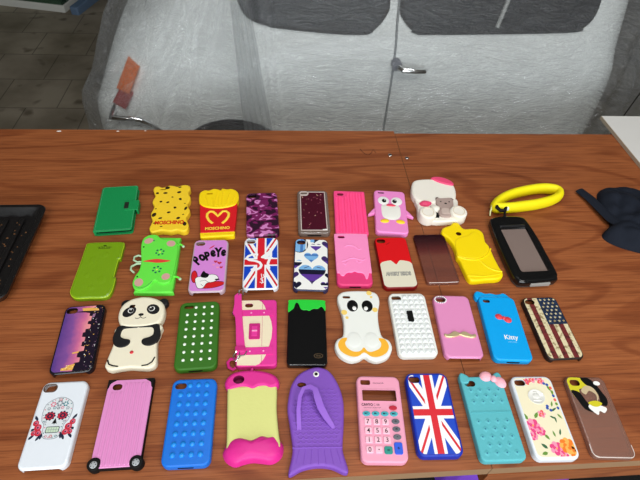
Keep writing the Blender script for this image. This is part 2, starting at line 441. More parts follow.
for s in (-1, 1):
    b = MB(); b.slab([(s*18, 60), (s*31, 60), (s*31, 45), (s*28.6, 47.5), (s*27, 54), (s*21, 57.6)], 2, 10.9, DARK, .6); b.build('corner_guard', t)
    b = MB(); b.slab(ell(s*25.5, -53, 8.6, 8.2, 22), 0, 12, DARK, 1.5); w = b.build('wheel', t)
    b = MB(); b.dome(s*25.5, -54, 11.9, 4.6, 1.0, mat('grey_hub_plastic', (168, 172, 176), .4), 16)
    for k in range(5): b.box(s*25.5+3*cos(k*1.257)-.5, -54+3*sin(k*1.257)-.5, 12, s*25.5+3*cos(k*1.257)+.5, -54+3*sin(k*1.257)+.5, 12.95, DARK)
    b.build('hub', w)

# blue bobble case
t = case('phone_case', 'bright blue silicone case covered in rows of same-blue round bumps', -.1222, .2681, -.1)
BL = mat('bright_blue_silicone', (20, 112, 214), .38, sss=.05)
b = MB(); b.shell(SOFT, 11, BL, 2.6, [CAM]); b.build('shell', t)
b = MB(); BLL = mat('bump_blue_silicone', (34, 138, 226), .28)
for r in range(8):
    for c in range(4):
        if r == 0 and c == 0: continue
        b.dome(-17.4+11.6*c, 49-13.4*r, 10.9, 3.7, 2.4, BLL, 14, 5)
b.build('bumps', t); dock(t, -59, 11)

# apple-core case
t = case('phone_case', 'apple core shaped case with pale yellow middle and hot pink puffy ends', -.0405, .2721, 2.7)
PK = mat('hot_pink_rubber', (218, 44, 142), .42, bump=(200, .1)); YL = mat('pale_yellow_rubber', (214, 216, 134), .5, bump=(180, .2))
core = smooth([(-33, 42), (-34, 36), (-34, 11), (-34, -33), (-35, -48), (-20, -56), (20, -56), (35, -48), (34, -28), (33, 5), (35, 33), (33, 42), (20, 43), (-20, 43)])
ac = ell(-18, 51, 8, 6.4, 16)
b = MB(); b.shell(core, 11, YL, 4); b.build('body', t)
topo = smooth([(-38, 47), (-34, 58), (-22, 65), (0, 66), (22, 61), (35, 53), (39, 42), (34, 36), (26, 34.5), (18, 38), (10, 38), (1, 35), (-8, 39), (-15, 40), (-24, 38), (-32, 37.5)])
b = MB(); q = resample(topo, 2.5); rs = [[(x, y, 0) for x, y in q]]
for k in range(6):
    an = pi/2*k/5; rs.append([(x, y, 6+7*sin(an)) for x, y in inset(q, 5.2*(1-cos(an)))])
b.rings(rs, PK); b.flat(inset(q, 5.2), 13, PK, holes=[ac]); b.rings([[(x, y, 13) for x, y in ac], [(x*.9-1.8, y*.9+5.1, 10) for x, y in ac], [(x*.88-2.16, y*.88+6.1, 2) for x, y in ac]], mat('deep_pink_rubber', (110, 12, 62), .6), cap1=True)
b.tube([(0, 64, 7), (.5, 67, 8.5), (1.5, 69, 9)], 1.6, PK); b.build('apple_top', t)
b = MB(); q = smooth([(-34, -33), (-28, -29), (-20, -28), (-12, -30), (-3, -33), (5, -31), (14, -28), (24, -31), (32, -31), (36, -36), (39.5, -44), (36, -57), (24, -64), (10, -62), (-1, -60), (-12, -61), (-24, -63), (-35, -56), (-39.5, -46), (-37, -38)])
b.puff(q, 0, 16, PK, k=12, p=2.6); b.build('apple_bottom', t)

# fish case
t = case('phone_case', 'purple fish shaped case with scales, tail and a thong strap on its back', .0465, .2654, -1.7)
PU = mat('purple_rubber', (126, 78, 182), .48, bump=(250, .15)); PU2 = mat('purple_strap_rubber', (138, 88, 194), .4)
fo = smooth([(-29, 57), (-21, 65), (-10, 71), (3, 74), (17, 70), (27, 58), (35, 38), (38, 17), (36, -12), (33, -36), (33, -48), (38, -69), (33, -73), (17, -66), (-1, -64), (-20, -67), (-35, -74), (-38, -70), (-34, -52), (-33, -38), (-37, -8), (-40, 14), (-36, 42)])
fc = ell(-20, 46, 6.5, 4, 14)
b = MB(); b.shell(fo, 10.5, PU, 3.5, [fc]); b.build('body', t)
b = MB()                                                   # rows of raised scale arcs
for r in range(15):
    y = 40-5.6*r
    for c in range(-5, 6):
        x = c*7.4+(3.7 if r % 2 else 0); hw = 35-abs(y-10)*.07-(3 if y > 30 else 0)
        if abs(x) > hw-3.5: continue
        if y > 26 and x < -6: continue
        arc = [(x-3.7+7.4*u, y-3.2*sin(pi*u), 10.5) for u in (0, .2, .4, .6, .8, 1)]
        b.tube(arc, .75, PU, 5, rz=.5)
b.tube([(-33, -41, 10.4), (0, -40.5, 10.4), (32, -41, 10.4)], .9, PU, 5)
for k in range(7):
    x = -25+8.4*k; b.tube([(x*.95, -43, 10.4), (x*1.15, -62, 10.4)], .5, PU, 5)
b.build('scales', t)
b = MB(); b.dome(1, 62, 10.3, 4.6, .8, WHITE, 18); e = b.build('eye', t)
b = MB(); b.dome(1, 62, 10.9, 2.5, .6, BLACK, 14); b.build('pupil', e)
b = MB(); pth = [(-24, -18, 9.5), (-24.5, -8, 13), (-25, 6, 19), (-23, 22, 24), (-18, 33, 26), (-9, 36, 25), (-2, 32, 24), (1, 20, 24), (5, 8, 21), (12, -3, 16), (19, -12, 12), (22, -16, 9.5)]
wd = [6, 6, 5.4, 5, 5, 6, 7.6, 9.4, 9.6, 8.4, 6.4, 4]
rs = []
for i, p in enumerate(pth):
    a0 = Vector(pth[max(0, i-1)]); a1 = Vector(pth[min(len(pth)-1, i+1)]); d = (a1-a0).normalized(); sd = Vector((d.y, -d.x, 0)).normalized(); w = wd[i]/2; P = Vector(p)
    nn = sd.cross(d); rs.append([tuple(P+sd*w+nn*1.1), tuple(P-sd*w+nn*1.1), tuple(P-sd*w-nn*1.1), tuple(P+sd*w-nn*1.1)])
b.rings(rs, PU2, True, True); b.build('thong_strap', t, sharp=60)

# calculator case
t = case('phone_case', 'pale pink case styled as a pocket calculator with number keys', .1345, .2609, -3.5)
PC = mat('pale_pink_silicone', (234, 158, 184), .42); lcd = rect(-24, 22, 24, 39); cc = rrect(14, 8, 2.2, -18.5, 50, 3)
b = MB(); b.shell(rrect(62, 120, 9), 10.5, PC, 2.6, [rrect(48, 16.5, 1.2, 0, 30.5, 2), cc]); b.build('shell', t)
b = MB(); fr = rrect(48, 16.5, 1.2, 0, 30.5, 3); fr2 = rrect(50.4, 18.9, 2.2, 0, 30.5, 3)
b.rings([[(x, y, 9.4) for x, y in fr], [(x, y, 11) for x, y in fr], [(x, y, 11) for x, y in fr2], [(x, y, 10.4) for x, y in fr2]], PC); b.build('display_frame', t)
CT = mat('teal_key', (66, 172, 184), .35); CG = mat('grey_key', (96, 98, 108), .35); CB = mat('blue_key', (28, 84, 214), .35); CGr = mat('green_key', (20, 140, 128), .35); CR = mat('dark_red_key', (184, 26, 52), .35)
LPK = mat('light_pink_key', (248, 190, 208), .4)
def key(poly, m, sym, x, y, size=6, fg=BLACK, h=12.0):
    b = MB(); b.slab(poly, 10.3, h, m, .7); k = b.build('key', t)
    if sym:
        a = Art(h); a.text(sym, x, y, size, fg, bold=.012); a.build('key_symbol', k)
for j, row in enumerate(('789', '456', '123')):
    for i, ch in enumerate(row): key(rrect(9.6, 9, 1.8, -19+12*i, -7-12.2*j), LPK, ch, -19+12*i, -7-12.2*j, 8.6)
key(rrect(9.6, 9, 1.8, -19, -44), LPK, '0', -19, -44, 8.6); key(rrect(9.6, 9, 1.8, -7, -44), LPK, '.', -7, -44, 12)
key(rrect(11, 10, 2.6, 5.5, -44.5), CGr, '=', 5.5, -44.5, 7); key(rrect(11, 15.5, 2.6, 19, -42), CB, '+', 19, -42, 7, BLACK)
for k, s in enumerate(('MC', 'M-', 'M+', 'MR')): key(ell(-20+12.6*k, 4, 5.4, 3.5, 20), CT, s, -20+12.6*k, 4, 4)
for k, s in enumerate(('\u00f7', '\u00d7', '-')): key(ell(19, -6.5-10.4*k, 5.4, 3.6, 20), CG, s, 19, -6.5-10.4*k, 7)
key(ell(17.5, 12.5, 5.6, 3.4, 20), CR, '', 0, 0)
a = Art(10.5); a.text('CANYO', -18, 17, 5.2, BLACK, bold=.03, sx=.85); a.text('C-08', -5, 17, 4.2, BLACK); a.text('ELECTRONIC CALCULATOR', -11, 12.6, 1.9, BLACK)
a.build('printed_text', t); a = Art(10.5); a.text('CALCULATOR', 0, 49, 2.4, BLACK, bold=.01); a.build('printed_heading', t)

# two flag cases
UB = mat('flag_blue', (14, 66, 190), .35); UR = mat('flag_red', (212, 30, 44), .35); UW = mat('flag_white', (240, 240, 242), .35)
def union_jack(a, w, h, cross=(6.5, 10.5), diag=(11.5, 3.6), oy=0):
    a.p(rect(-w, -h, w, h), UB); a.layer()
    dgs = [((0, 0), (-w, h)), ((0, 0), (w, h)), ((0, 0), (-w, -h)), ((0, 0), (w, -h))]
    L2 = 1.3
    for (p, q) in dgs: a.ps([stroke([p, (q[0]*L2, q[1]*L2)], diag[0])[0]], UW)
    a.layer()
    for k, (p, q) in enumerate(dgs):
        l = math.hypot(*q); nx, ny = -q[1]/l, q[0]/l; s = 1.2
        a.ps([stroke([(nx*s, ny*s), (q[0]*L2+nx*s, q[1]*L2+ny*s)], diag[1])[0]], UR)
    a.layer(); a.p(rect(-cross[1], -h, cross[1], h), UW); a.p(rect(-w, oy-cross[1], w, oy+cross[1]), UW)
    a.layer(); a.p(rect(-cross[0], -h, cross[0], h), UR); a.p(rect(-w, oy-cross[0], w, oy+cross[0]), UR); a.layer()
t = case('phone_case', 'blue soft-edged case with plain red, white and blue union flag, beside the calculator case', .2076, .2634, -1.9)
b = MB(); b.shell(SOFT, 11.5, mat('royal_blue_silicone', (16, 48, 168), .4), 2.8, [CAM]); b.build('shell', t)
a = Art(11.5, rrect(55, 111, 7), [rrect(17, 10.5, 5, -18.5, 48.5, 4)]); union_jack(a, 28, 56, (4.6, 8.8), (15, 3.2)); a.build('flag_print', t)

# teal biscuit case
t = case('phone_case', 'turquoise quilted biscuit case with small ears and a pink bow', .2889, .2546, -1.1)
TE = mat('turquoise_rubber', (88, 178, 188), .5, bump=(200, .15)); TD = mat('dark_teal_rubber', (30, 96, 132), .6)
b = MB(); b.shell(rrect(62, 119, 8), 11, TE, 2.4, [CAM], wall=1.6); b.build('shell', t)
for s in (-1, 1):
    b = MB(); b.slab(smooth([(s*30, 50), (s*31.5, 60), (s*28, 65.5), (s*22, 63.5), (s*17, 58), (s*20, 50)]), 2, 11.4, TE, 2); b.build('ear', t)
b = MB()                                                       # quilting: pillows with dimples
dots = [(-20+13.5*i+(6.7 if j % 2 else 0), 38-8.5*j) for j in range(3) for i in range(4)]+[(-21+13.5*i+(6.7 if j % 2 else 0), -7-10.5*j) for j in range(5) for i in range(4)]
dots = [(x, y) for x, y in dots if abs(x) < 26]
for x, y in dots:
    b.dome(x, y, 11.45, 1.2, .4, TD, 8, 2)
    b.puff([(x, y+5.4), (x+6, y+.3), (x, y-4.8), (x-6, y+.3)], 10.9, .75, TE, 3, x, y, 1.4)
b.build('quilting', t)
b = MB()                                                       # stitched line and rim teeth
for k in range(24): b.box(-27.5+2.4*k, 5.2, 10.9, -26.1+2.4*k, 6.8, 11.7, TD if k % 1 else TE)
for k in range(46):
    for s in (-1, 1): b.dome(s*29.5, -52+2.3*k, 10.1, 1.0, .9, TE, 6, 2)
for k in range(22): b.dome(-24+2.3*k, -58, 10.0, 1.0, .9, TE, 6, 2)
b.build('stitched_rim', t)
BP = mat('baby_pink_rubber', (246, 176, 190), .4)
b = MB()
b.puff(ell(8, 59, 9.5, 8, 20, .2), 10.5, 5, BP, 7); b.puff(ell(27, 49.5, 9.5, 8, 20, -.9), 10.5, 5, BP, 7); b.puff(ell(17.5, 54, 5, 5.4, 16), 13, 4.4, BP, 5)
b.build('bow', t)

# floral case
t = case('phone_case', 'cream case printed with pink and orange flowers and a round see-through badge', .3624, .2523, -1.8)
CRM = mat('cream_glossy_plastic', (236, 228, 196), .22, coat=.3)
b = MB(); b.shell(SOFT, 11.5, WHITE_G, 3.2, [CAM]); b.build('shell', t)
FC = rrect(54.5, 111, 7); a = Art(11.5, FC, [rrect(17, 10.5, 5, -18.5, 48.5, 4)]); a.p(rect(-30, -60, 30, 60), CRM); a.layer()
FP = mat('flower_pink', (226, 70, 130), .4); FP2 = mat('flower_light_pink', (244, 150, 178), .4); FO = mat('flower_orange', (238, 124, 40), .4); FO2 = mat('flower_light_orange', (248, 176, 84), .4); LF = mat('leaf_green', (104, 146, 62), .4); LF2 = mat('leaf_dark_green', (58, 104, 70), .4); FB = mat('berry_blue', (52, 84, 168), .4); CO = mat('coral', (232, 92, 92), .4)
def leaf(x, y, l, w, d, m): a.p([(x+l*u*cos(d)-w*v*sin(d), y+l*u*sin(d)+w*v*cos(d)) for u, v in ((0, 0), (.3, .45), (.65, .4), (1, 0), (.65, -.4), (.3, -.45))], m)
def flower(x, y, r, c1, c2, n=7):
    for k in range(n): a.p(ell(x+r*.62*cos(2*pi*k/n), y+r*.62*sin(2*pi*k/n), r*.44, r*.4, 12, 2*pi*k/n), c1 if k % 2 else c2)
    a.layer()
    for k in range(5): a.p(ell(x+r*.3*cos(2*pi*k/5+.4), y+r*.3*sin(2*pi*k/5+.4), r*.27, n=10), c2 if k % 2 else c1)
    a.layer(); a.p(ell(x, y, r*.15, n=8), FO2); a.lv -= 2
for x, y, l, w, d in ((-24, -6, 12, 6, 2.1), (-14, -4, 11, 5, .9), (-8, -26, 9, 4.5, -1.0), (-10, -45, 10, 5, 2.4), (-12, -50, 9, 5, 3.4), (6, -30, 9, 3, 1.7), (13, -28, 10, 3, 1.2), (22, -52, 8, 4, -.6), (12, 5, 12, 3, .5), (8, -1, 10, 3, -.5), (16, 12, 9, 3, 1.2), (20, 2, 9, 3, -1.0), (15, -2, 9, 2.6, -1.6), (20, 44, 10, 4, -1.2), (5, 52, 8, 4, .6), (24, 36, 9, 3, -1.5)):
    leaf(x, y, l, w, d, LF if (x+y) % 2 < 1 else LF2)
a.layer()
flower(-20, -14, 9.5, FP, FP2); flower(-12, -22, 6.5, FP2, FP); flower(-24, -28, 6, FP, FP2)
flower(2, -45, 9, FP, FP2); flower(18, -42, 10.5, FO, FO2, 8); flower(9, -54, 6, FP2, FP); flower(24, -52, 6, FO2, FO)
flower(-2, 2, 5.5, CO, FP2, 5); flower(1, 54, 6, CO, FP2, 5); flower(-8, 50, 5, FP, CO, 5); flower(13, 51, 5.5, CO, FP2, 5)
for x, y in ((9, 10), (13, 7), (17, 47), (21, 45), (10, 13)): a.p(ell(x, y, 2.2, n=10), FB)
for k in range(6): a.p(ell(24.5, 40-6*k, 2, 2.4, 8), (CO, LF, FB)[k % 3])
a.build('floral_print', t)
b = MB(); q = ell(-1, 27, 12, 11, 28); EM = mat('pearl_white_badge', (226, 226, 220), .15, coat=.5)
b.rings([[(x, y, 11.4) for x, y in q], [(x, y, 12.3) for x, y in q], [(x, y, 12.3) for x, y in inset(q, 1.2)], [(x, y, 11.7) for x, y in inset(q, 2.2)]], EM, cap1=True)
b.puff(ell(-1, 28, 5.4, 4.6), 11.6, 1.1, EM, 5); b.puff(ell(-1, 22, 7, 2.2), 11.6, .8, EM, 4); b.puff(ell(-1, 33.5, 3, 1.4), 11.6, .8, EM, 4); b.build('round_badge', t)

# clear case with patches
t = case('phone_case', 'frosted see-through case with yellow, black and white patches, far right of nearest row', .4440, .2505, -3.9)
FRO = clear('frosted_clear_plastic', (238, 226, 222), (204, 156, 136), .20, .3)
b = MB(); hc = rrect(15, 9.5, 4.4, -17, 48, 4); b.shell(rrect(60, 117, 9), 8, FRO, 2.6, [hc]); b.build('shell', t)
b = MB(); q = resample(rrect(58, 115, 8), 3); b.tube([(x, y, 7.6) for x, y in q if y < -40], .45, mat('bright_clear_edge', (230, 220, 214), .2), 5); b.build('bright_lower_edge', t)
a = Art(8, rrect(56, 113, 8), [hc]); YY = mat('patch_yellow', (206, 196, 40), .4); TA = mat('patch_tan', (196, 176, 140), .4)
a.p(smooth([(-28, 54), (-6, 56), (2, 48), (-4, 40), (-14, 38), (-14, 26), (-10, 14), (-20, 20), (-27, 34)], 3), YY); a.layer()
a.p(smooth([(-6, 56), (6, 56), (14, 46), (18, 36), (22, 24), (18, 14), (10, 16), (12, 30), (4, 42), (-2, 46)], 3), BLACK)
a.p(smooth([(-27, 36), (-22, 22), (-16, 8), (-4, 4), (-8, 14), (-12, 26), (-16, 34)], 3), BLACK); a.layer()
a.p(smooth([(-12, 36), (-2, 44), (8, 40), (11, 28), (6, 20), (8, 30), (0, 36), (-7, 30)], 3), TA)
a.p(smooth([(-10, 12), (-2, 18), (8, 14), (16, 10), (10, 3), (4, 6), (0, 0), (-6, 5)], 3), WHITE); a.layer(); a.p(smooth([(-8, 18), (4, 21), (12, 17), (4, 12), (-4, 13)], 3), YY)
a.p(ell(16, 48, 5, 3.4), WHITE)
a.build('patch_print', t)

# ================================================================== ROW 3
# sunset skyline case
t = case('phone_case', 'black edged case with a purple and pink sunset city skyline photo', -.3014, .4018, 3.7)
b = MB(); b.shell(STD, 9.5, mat('glossy_black_plastic', (18, 16, 24), .2, coat=.3), 3.0, [CAM], zb=notch(21, -52, 9.5)); b.build('shell', t)
SK = bpy.data.materials.new('sunset_sky_print'); SK.use_nodes = True; nt = SK.node_tree; pb = nt.nodes['Principled BSDF']; pb.inputs['Roughness'].default_value = .25
tc = nt.nodes.new('ShaderNodeTexCoord'); sp = nt.nodes.new('ShaderNodeSeparateXYZ'); nt.links.new(tc.outputs['Object'], sp.inputs[0])
mr = nt.nodes.new('ShaderNodeMapRange'); mr.inputs['From Min'].default_value = -.03; mr.inputs['From Max'].default_value = .02; nt.links.new(sp.outputs['X'], mr.inputs['Value'])
nz = nt.nodes.new('ShaderNodeTexNoise'); nz.inputs['Scale'].default_value = 60; nt.links.new(tc.outputs['Object'], nz.inputs['Vector'])
ma = nt.nodes.new('ShaderNodeMath'); ma.operation = 'MULTIPLY_ADD'; ma.inputs[1].default_value = .3; nt.links.new(nz.outputs['Fac'], ma.inputs[0]); nt.links.new(mr.outputs[0], ma.inputs[2])
rp = ramp(nt, [(.15, (82, 56, 132)), (.5, (128, 78, 150)), (.8, (206, 106, 150)), (1, (236, 150, 152))]); nt.links.new(ma.outputs[0], rp.inputs[0]); nt.links.new(rp.outputs[0], pb.inputs['Base Color'])
a = Art(9.5, rrect(54.5, 111, 7), [rrect(17, 10.5, 5, -18.5, 48.5, 4)]); a.p(rect(-30, -60, 30, 60), SK); a.layer()
GO = mat('city_light_gold', (232, 176, 86), .4); CD = mat('city_dark', (26, 16, 34), .35)
prof = [(30, 60), (16, 60), (16, 52), (8, 51), (2, 47), (-18, 45.5), (2, 44), (9, 42), (9, 37), (13, 36), (13, 28), (9, 27), (9, 22), (14, 21), (14, 14), (8, 13), (8, 8), (5, 7), (5, 0), (10, -1), (10, -8), (7, -9), (7, -16), (12, -17), (12, -24), (4, -25), (4, -34), (9, -35), (9, -42), (2, -43), (2, -60), (30, -60)]
a.p(prof, CD); a.layer()
for k in range(46): 
    x = random.uniform(10, 26); y = random.uniform(-54, 52); a.p(rect(x, y, x+random.uniform(.5, 1.6), y+random.uniform(.5, 1.6)), random.choice([GO, WHITE, mat('window_mauve', (150, 110, 140), .4)]))
a.p([(-4, 52), (10, 52), (20, 50), (22, 46), (6, 46.5), (-2, 47)], GO); a.p([(14, 40), (18, 41), (17, 34), (13, 33)], mat('window_mauve', (150, 110, 140), .4))
a.p([(-14, -54), (2, -54), (4, -44), (-4, -46), (-8, -49), (-14, -50)], GO); a.p([(-4, -26), (6, -24), (5, -27), (-3, -28)], GO)
for k in range(14): a.p(ell(random.uniform(-12, 2), random.uniform(-53, -46), .8, n=6), mat('pale_gold', (250, 220, 150), .4))
a.build('skyline_print', t)

# panda case
t = case('phone_case', 'cream panda shaped case with black ears, arms and eye patches', -.2167, .4067, 2.2)
IV = mat('ivory_silicone', (236, 228, 204), .5, sss=.05); BK = mat('black_silicone', (22, 22, 24), .5)
head = smooth([(-33, 34), (-30, 50), (-18, 61), (0, 65), (19, 61), (33, 50), (37, 34), (34, 18), (26, 10), (2, 7), (-22, 10), (-30, 20)])
body = smooth([(-27, 12), (-34, -2), (-32, -18), (-36, -42), (-37, -54), (-28, -60), (-15, -59), (-2, -58), (12, -60), (26, -61), (34, -54), (33, -38), (31, -16), (34, -2), (31, 12)])
b = MB(); b.shell(body, 11, IV, 3); b.build('body', t)
pcam = rrect(9, 6, 2.8, -13.5, 47, 3)
b = MB(); b.shell(head, 13.5, IV, 4.5, [pcam]); b.build('head', t)
for s, x, y in ((-1, -25, 55), (1, 32, 54)):
    b = MB(); b.slab(ell(x, y, 8, 8), 1, 10, BK, 2.5); b.build('ear', t)
b = MB(); a = Art(13.5, None, [pcam])
a.p(ell(-16.5, 36, 11, 8.4, 22, .75), BK); a.p(ell(19, 38.5, 10.5, 8.8, 22, -.7), BK); a.layer()
a.p(ell(-14.5, 38, 4.6), WHITE); a.p(ell(17, 39.5, 4.6), WHITE); a.layer(); a.p(ell(-14, 38, 3.8), BK); a.p(ell(16.5, 39.8, 3.8), BK); a.layer(); a.p(ell(-14.5, 40, 1.2), WHITE); a.p(ell(15, 42, 1.2), WHITE)
a.p(ell(2, 29.5, 4, 2.5), BK); a.ps(stroke([(-6, 24), (-4, 22.6), (-1, 22.8), (2, 25), (5, 22.8), (8, 22.6), (10, 24)], .9), BK); a.ps(stroke([(2, 28), (2, 25)], .9), BK)
a.build('face', t)
for s in (-1, 1):
    b = MB(); arm = [(0, 12.5), (0, 8), (13, 7.5), (21, 6.5), (24, 2), (24, -6), (19, -10), (10, -13), (9, -19), (14, -24), (23, -25), (31, -20), (35, -9), (33, 4), (28, 12.5)]
    b.slab(smooth([(x*s+(0 if s > 0 else 1), y) for x, y in arm], 4), 9, 12.6, BK, 1.2); b.build('arm', t)
for q in ([(-35, -44), (-32, -51), (-26, -54), (-19, -55.5)], [(14, -57), (22, -56), (28, -52), (31, -45)]):
    a = Art(11); a.ps(stroke(q, 2.2), BK); a.build('foot_line', t)
b = MB(); b.dome(-3, -34, 10.9, 2.9, 1.2, mat('red_button', (206, 52, 62), .4), 14); b.build('navel_button', t)

# green studded case
t = case('phone_case', 'dark green silicone case with rows of small white metal studs', -.1264, .4011, 2.2)
GR = mat('forest_green_silicone', (52, 108, 26), .5)
b = MB(); b.shell(SOFT, 11, GR, 2.6, [rrect(15, 6.5, 3, -16.5, 49.5, 4)]); b.build('shell', t); dock(t, -59, 11)
STU = mat('pearly_stud', (232, 240, 226), .2, coat=.4)
b0 = None
for r in range(8):
    for c in range(4):
        if r == 0 and c == 0: continue
        if b0 is None:
            b = MB(); b.dome(0, 0, 0, 2.4, 1.8, STU, 12, 4); o = b.build('stud', t)
            b0 = o
        else: o = b0.copy(); COL.objects.link(o); o.parent = t
        o.location = ((-18+12.6*c)*.001, (48-13.1*r)*.001, .0109)

# purse case with wrist strap
t = case('phone_case', 'magenta and cream handbag-style case with buckle and wrist strap', -.0368, .4028, -.2)
MG = mat('magenta_leatherette', (224, 54, 150), .45, bump=(300, .3)); CM = mat('cream_leatherette', (234, 220, 190), .5, bump=(300, .3)); MG2 = mat('dark_magenta_leatherette', (196, 34, 122), .5)
b = MB(); pc = rrect(13, 8, 4, -14, 47.5, 4); b.shell(rrect(60, 118, 6), 10, MG, 2.2, [pc]); b.build('shell', t)
a = MB()
def panel(poly, z1=10.9, m=CM, holes=()):
    poly = ccw(poly); a.rings([[(x, y, 9.8) for x, y in poly], [(x, y, z1) for x, y in poly]], m); a.flat(poly, z1, m, holes=holes)
    for h in holes: a.rings([[(x, y, z1) for x, y in h], [(x, y, 9.5) for x, y in h]], m)
panel([(-28, 57), (1, 57), (6, 54), (10, 47), (13, 39), (-28, 39)], holes=[pc])
panel([(-28, 27), (18, 27), (21.5, 16), (23, 4), (22, -12), (18, -28), (-28, -28)])
panel([(-28, -41), (14, -41), (10, -49), (4, -56), (-1, -58), (-28, -57)])
for y0, y1 in ((27.5, 38.5), (-40.5, -28.5)): a.box(-28, y0, 9.8, 24, y1, 11.3, MG)
a.build('flap_panels', t)
a = Art(10.9); 
for y0, y1 in ((-27, 26), (40, 56), (-57, -42)): a.ps([rect(7.2, y0, 7.7, y1)], MG2)
a.build('stitching', t)
b = MB(); b.slab(rrect(17, 28, 2, -4, -1), 10.8, 12.2, MG2, .5); lt = b.build('latch', t)
b = MB(); b.slab(rrect(9, 18, 1, -4, -1), 12.1, 12.9, MG, .4); b.box(-8, -2.2, 12.8, 0, .2, 13.6, mat('pale_pink_metal', (240, 160, 200), .3)); b.build('buckle', lt)
for x, y in ((-10, 33), (10, 33), (-10, -35), (10, -35)):
    b = MB(); b.dome(0, 0, 0, 1.5, 1, mat('pale_pink_metal', (240, 160, 200), .3), 10); b.build('rivet', t, loc=(x*.001, y*.001, .0112))
b = MB(); st = [(-39, 33), (-37.5, 50), (-38, 66), (-33, 71), (-27, 69), (-25.5, 50), (-22, 10), (-17, -30), (-17, -37), (-29, -38), (-31, -20), (-33, 10), (-35, 26)]
b.slab(st, 10.2, 13.4, MG, .8); b.slab(rrect(15, 8, 2, -24, -31), 13.2, 14.6, MG2, .5); b.build('wrist_strap', t)
for pts in ([(-31, 66, 13), (-31, 74, 16), (-25, 76, 15), (-24, 68, 11)], [(-29, -36, 14), (-34, -42, 12), (-31, -50, 10), (-24, -46, 12), (-25, -38, 14)], [(-30, -50, 9), (-26, -44, 12), (-17, -42, 13), (-14, -36, 13)], [(-38, 30, 12), (-40, 33, 11), (-38, 37, 11)]):
    b = MB(); b.tube(pts, 1.0, CHROME, 8); b.build('metal_clip', t)
b = MB(); b.tube([(-29, -46, 9), (-38, -44, 6), (-42, -48, 3.5), (-40, -56, 3.5), (-34, -60, 3.5), (-30, -57, 3.5)], 2.4, MG2, 8, rz=1.4); b.build('strap_end', t)

# black case with green drip
t = case('phone_case', 'glossy black case with bright green slime dripping from its top edge', .0397, .4010, -2.6)
b = MB(); b.shell(rrect(60.5, 117, 6, n=6), 9.5, mat('gloss_black_plastic', (10, 10, 12), .1, coat=.6), 2.4); b.build('shell', t)
b = MB(); GS = mat('slime_green', (40, 204, 60), .3, coat=.3)
dr = smooth([(-29.6, 52), (-25, 58), (25, 58), (29.6, 52), (30, 40), (28.5, 38), (26, 43), (23, 45.5), (20, 43), (17, 41), (10, 41), (4, 37), (0, 38.5), (-6, 38.5), (-10, 41), (-13, 49), (-16, 53), (-19, 50), (-21, 42), (-26, 37), (-30, 35)], 4)
b.slab(dr, 8.6, 10.1, GS, .5); b.build('green_drip', t)
a = Art(9.5); q = mat('dull_gold_ink', (96, 76, 50), .4); a.ps(stroke(ell(17, -43, 6.5, 3.6, 16), .7, True), q); a.text('drip', 17, -43, 4.5, q, bold=.01); a.build('small_emblem', t)

# white googly-eyed creature case
t = case('phone_case', 'white creature case with two big black eyes and orange trimmed feet', .1247, .4109, -3.1)
WS = mat('milky_white_silicone', (232, 234, 228), .45, sss=.05)
oo = smooth([(-35, 48), (-28, 60), (-10, 64), (18, 64), (31, 59), (34.5, 44), (30, 22), (29, 0), (32, -22), (42, -29), (45.5, -42), (38, -57), (22, -64.5), (10, -62), (2, -57), (-6, -62), (-20, -64.5), (-35, -56), (-42, -41), (-38, -29), (-29, -22), (-27, 0), (-29, 20)])
gc = rrect(13, 5.5, 2.7, -20, 50, 3)
b = MB(); b.shell(oo, 11, WS, 3.5, [gc]); b.build('body', t)
OR = mat('mustard_orange', (242, 178, 48), .45)
a = Art(11, None, [gc])
orr = smooth([(-21, -27), (-31, -28), (-37, -38), (-33, -50), (-20, -58), (-8, -58), (2, -51.5), (12, -58), (24, -58), (36, -51), (40.5, -39), (35, -28), (25, -27), (29, -35), (26, -44), (14, -50), (7, -49), (2, -43), (-4, -49), (-14, -50), (-23, -44), (-26, -35)], 4)
a.p(orr, OR); a.build('orange_trim', t)
for x, y, r in ((18, 59, 4.5), (21, 51, 2.2), (25, 26, 4.4), (-25, 20, 4.8), (-21, 10, 2.6)):
    a = Art(11, None, [gc]); a.p(ell(x, y, r), mat('soft_yellow', (240, 206, 110), .45)); a.build('yellow_spot', t)
for x, y, px, py in ((-11, 33, -8.5, 28), (13, 33, 10.5, 28)):
    b = MB(); b.dome(x, y, 10.8, 9.2, 1.6, BLACK, 24, 4, 11.6); e = b.build('eye', t)
    b = MB(); b.dome(px, py, 11.6, 3.6, 1.5, WHITE, 14, 3, 4); b.build('pupil', e)
b = MB(); b.puff(ell(-12, -30, 13, 16), 10.6, 1.2, WS, 5); b.puff(ell(15, -30, 13, 16), 10.6, 1.2, WS, 5); b.build('leg_mounds', t)

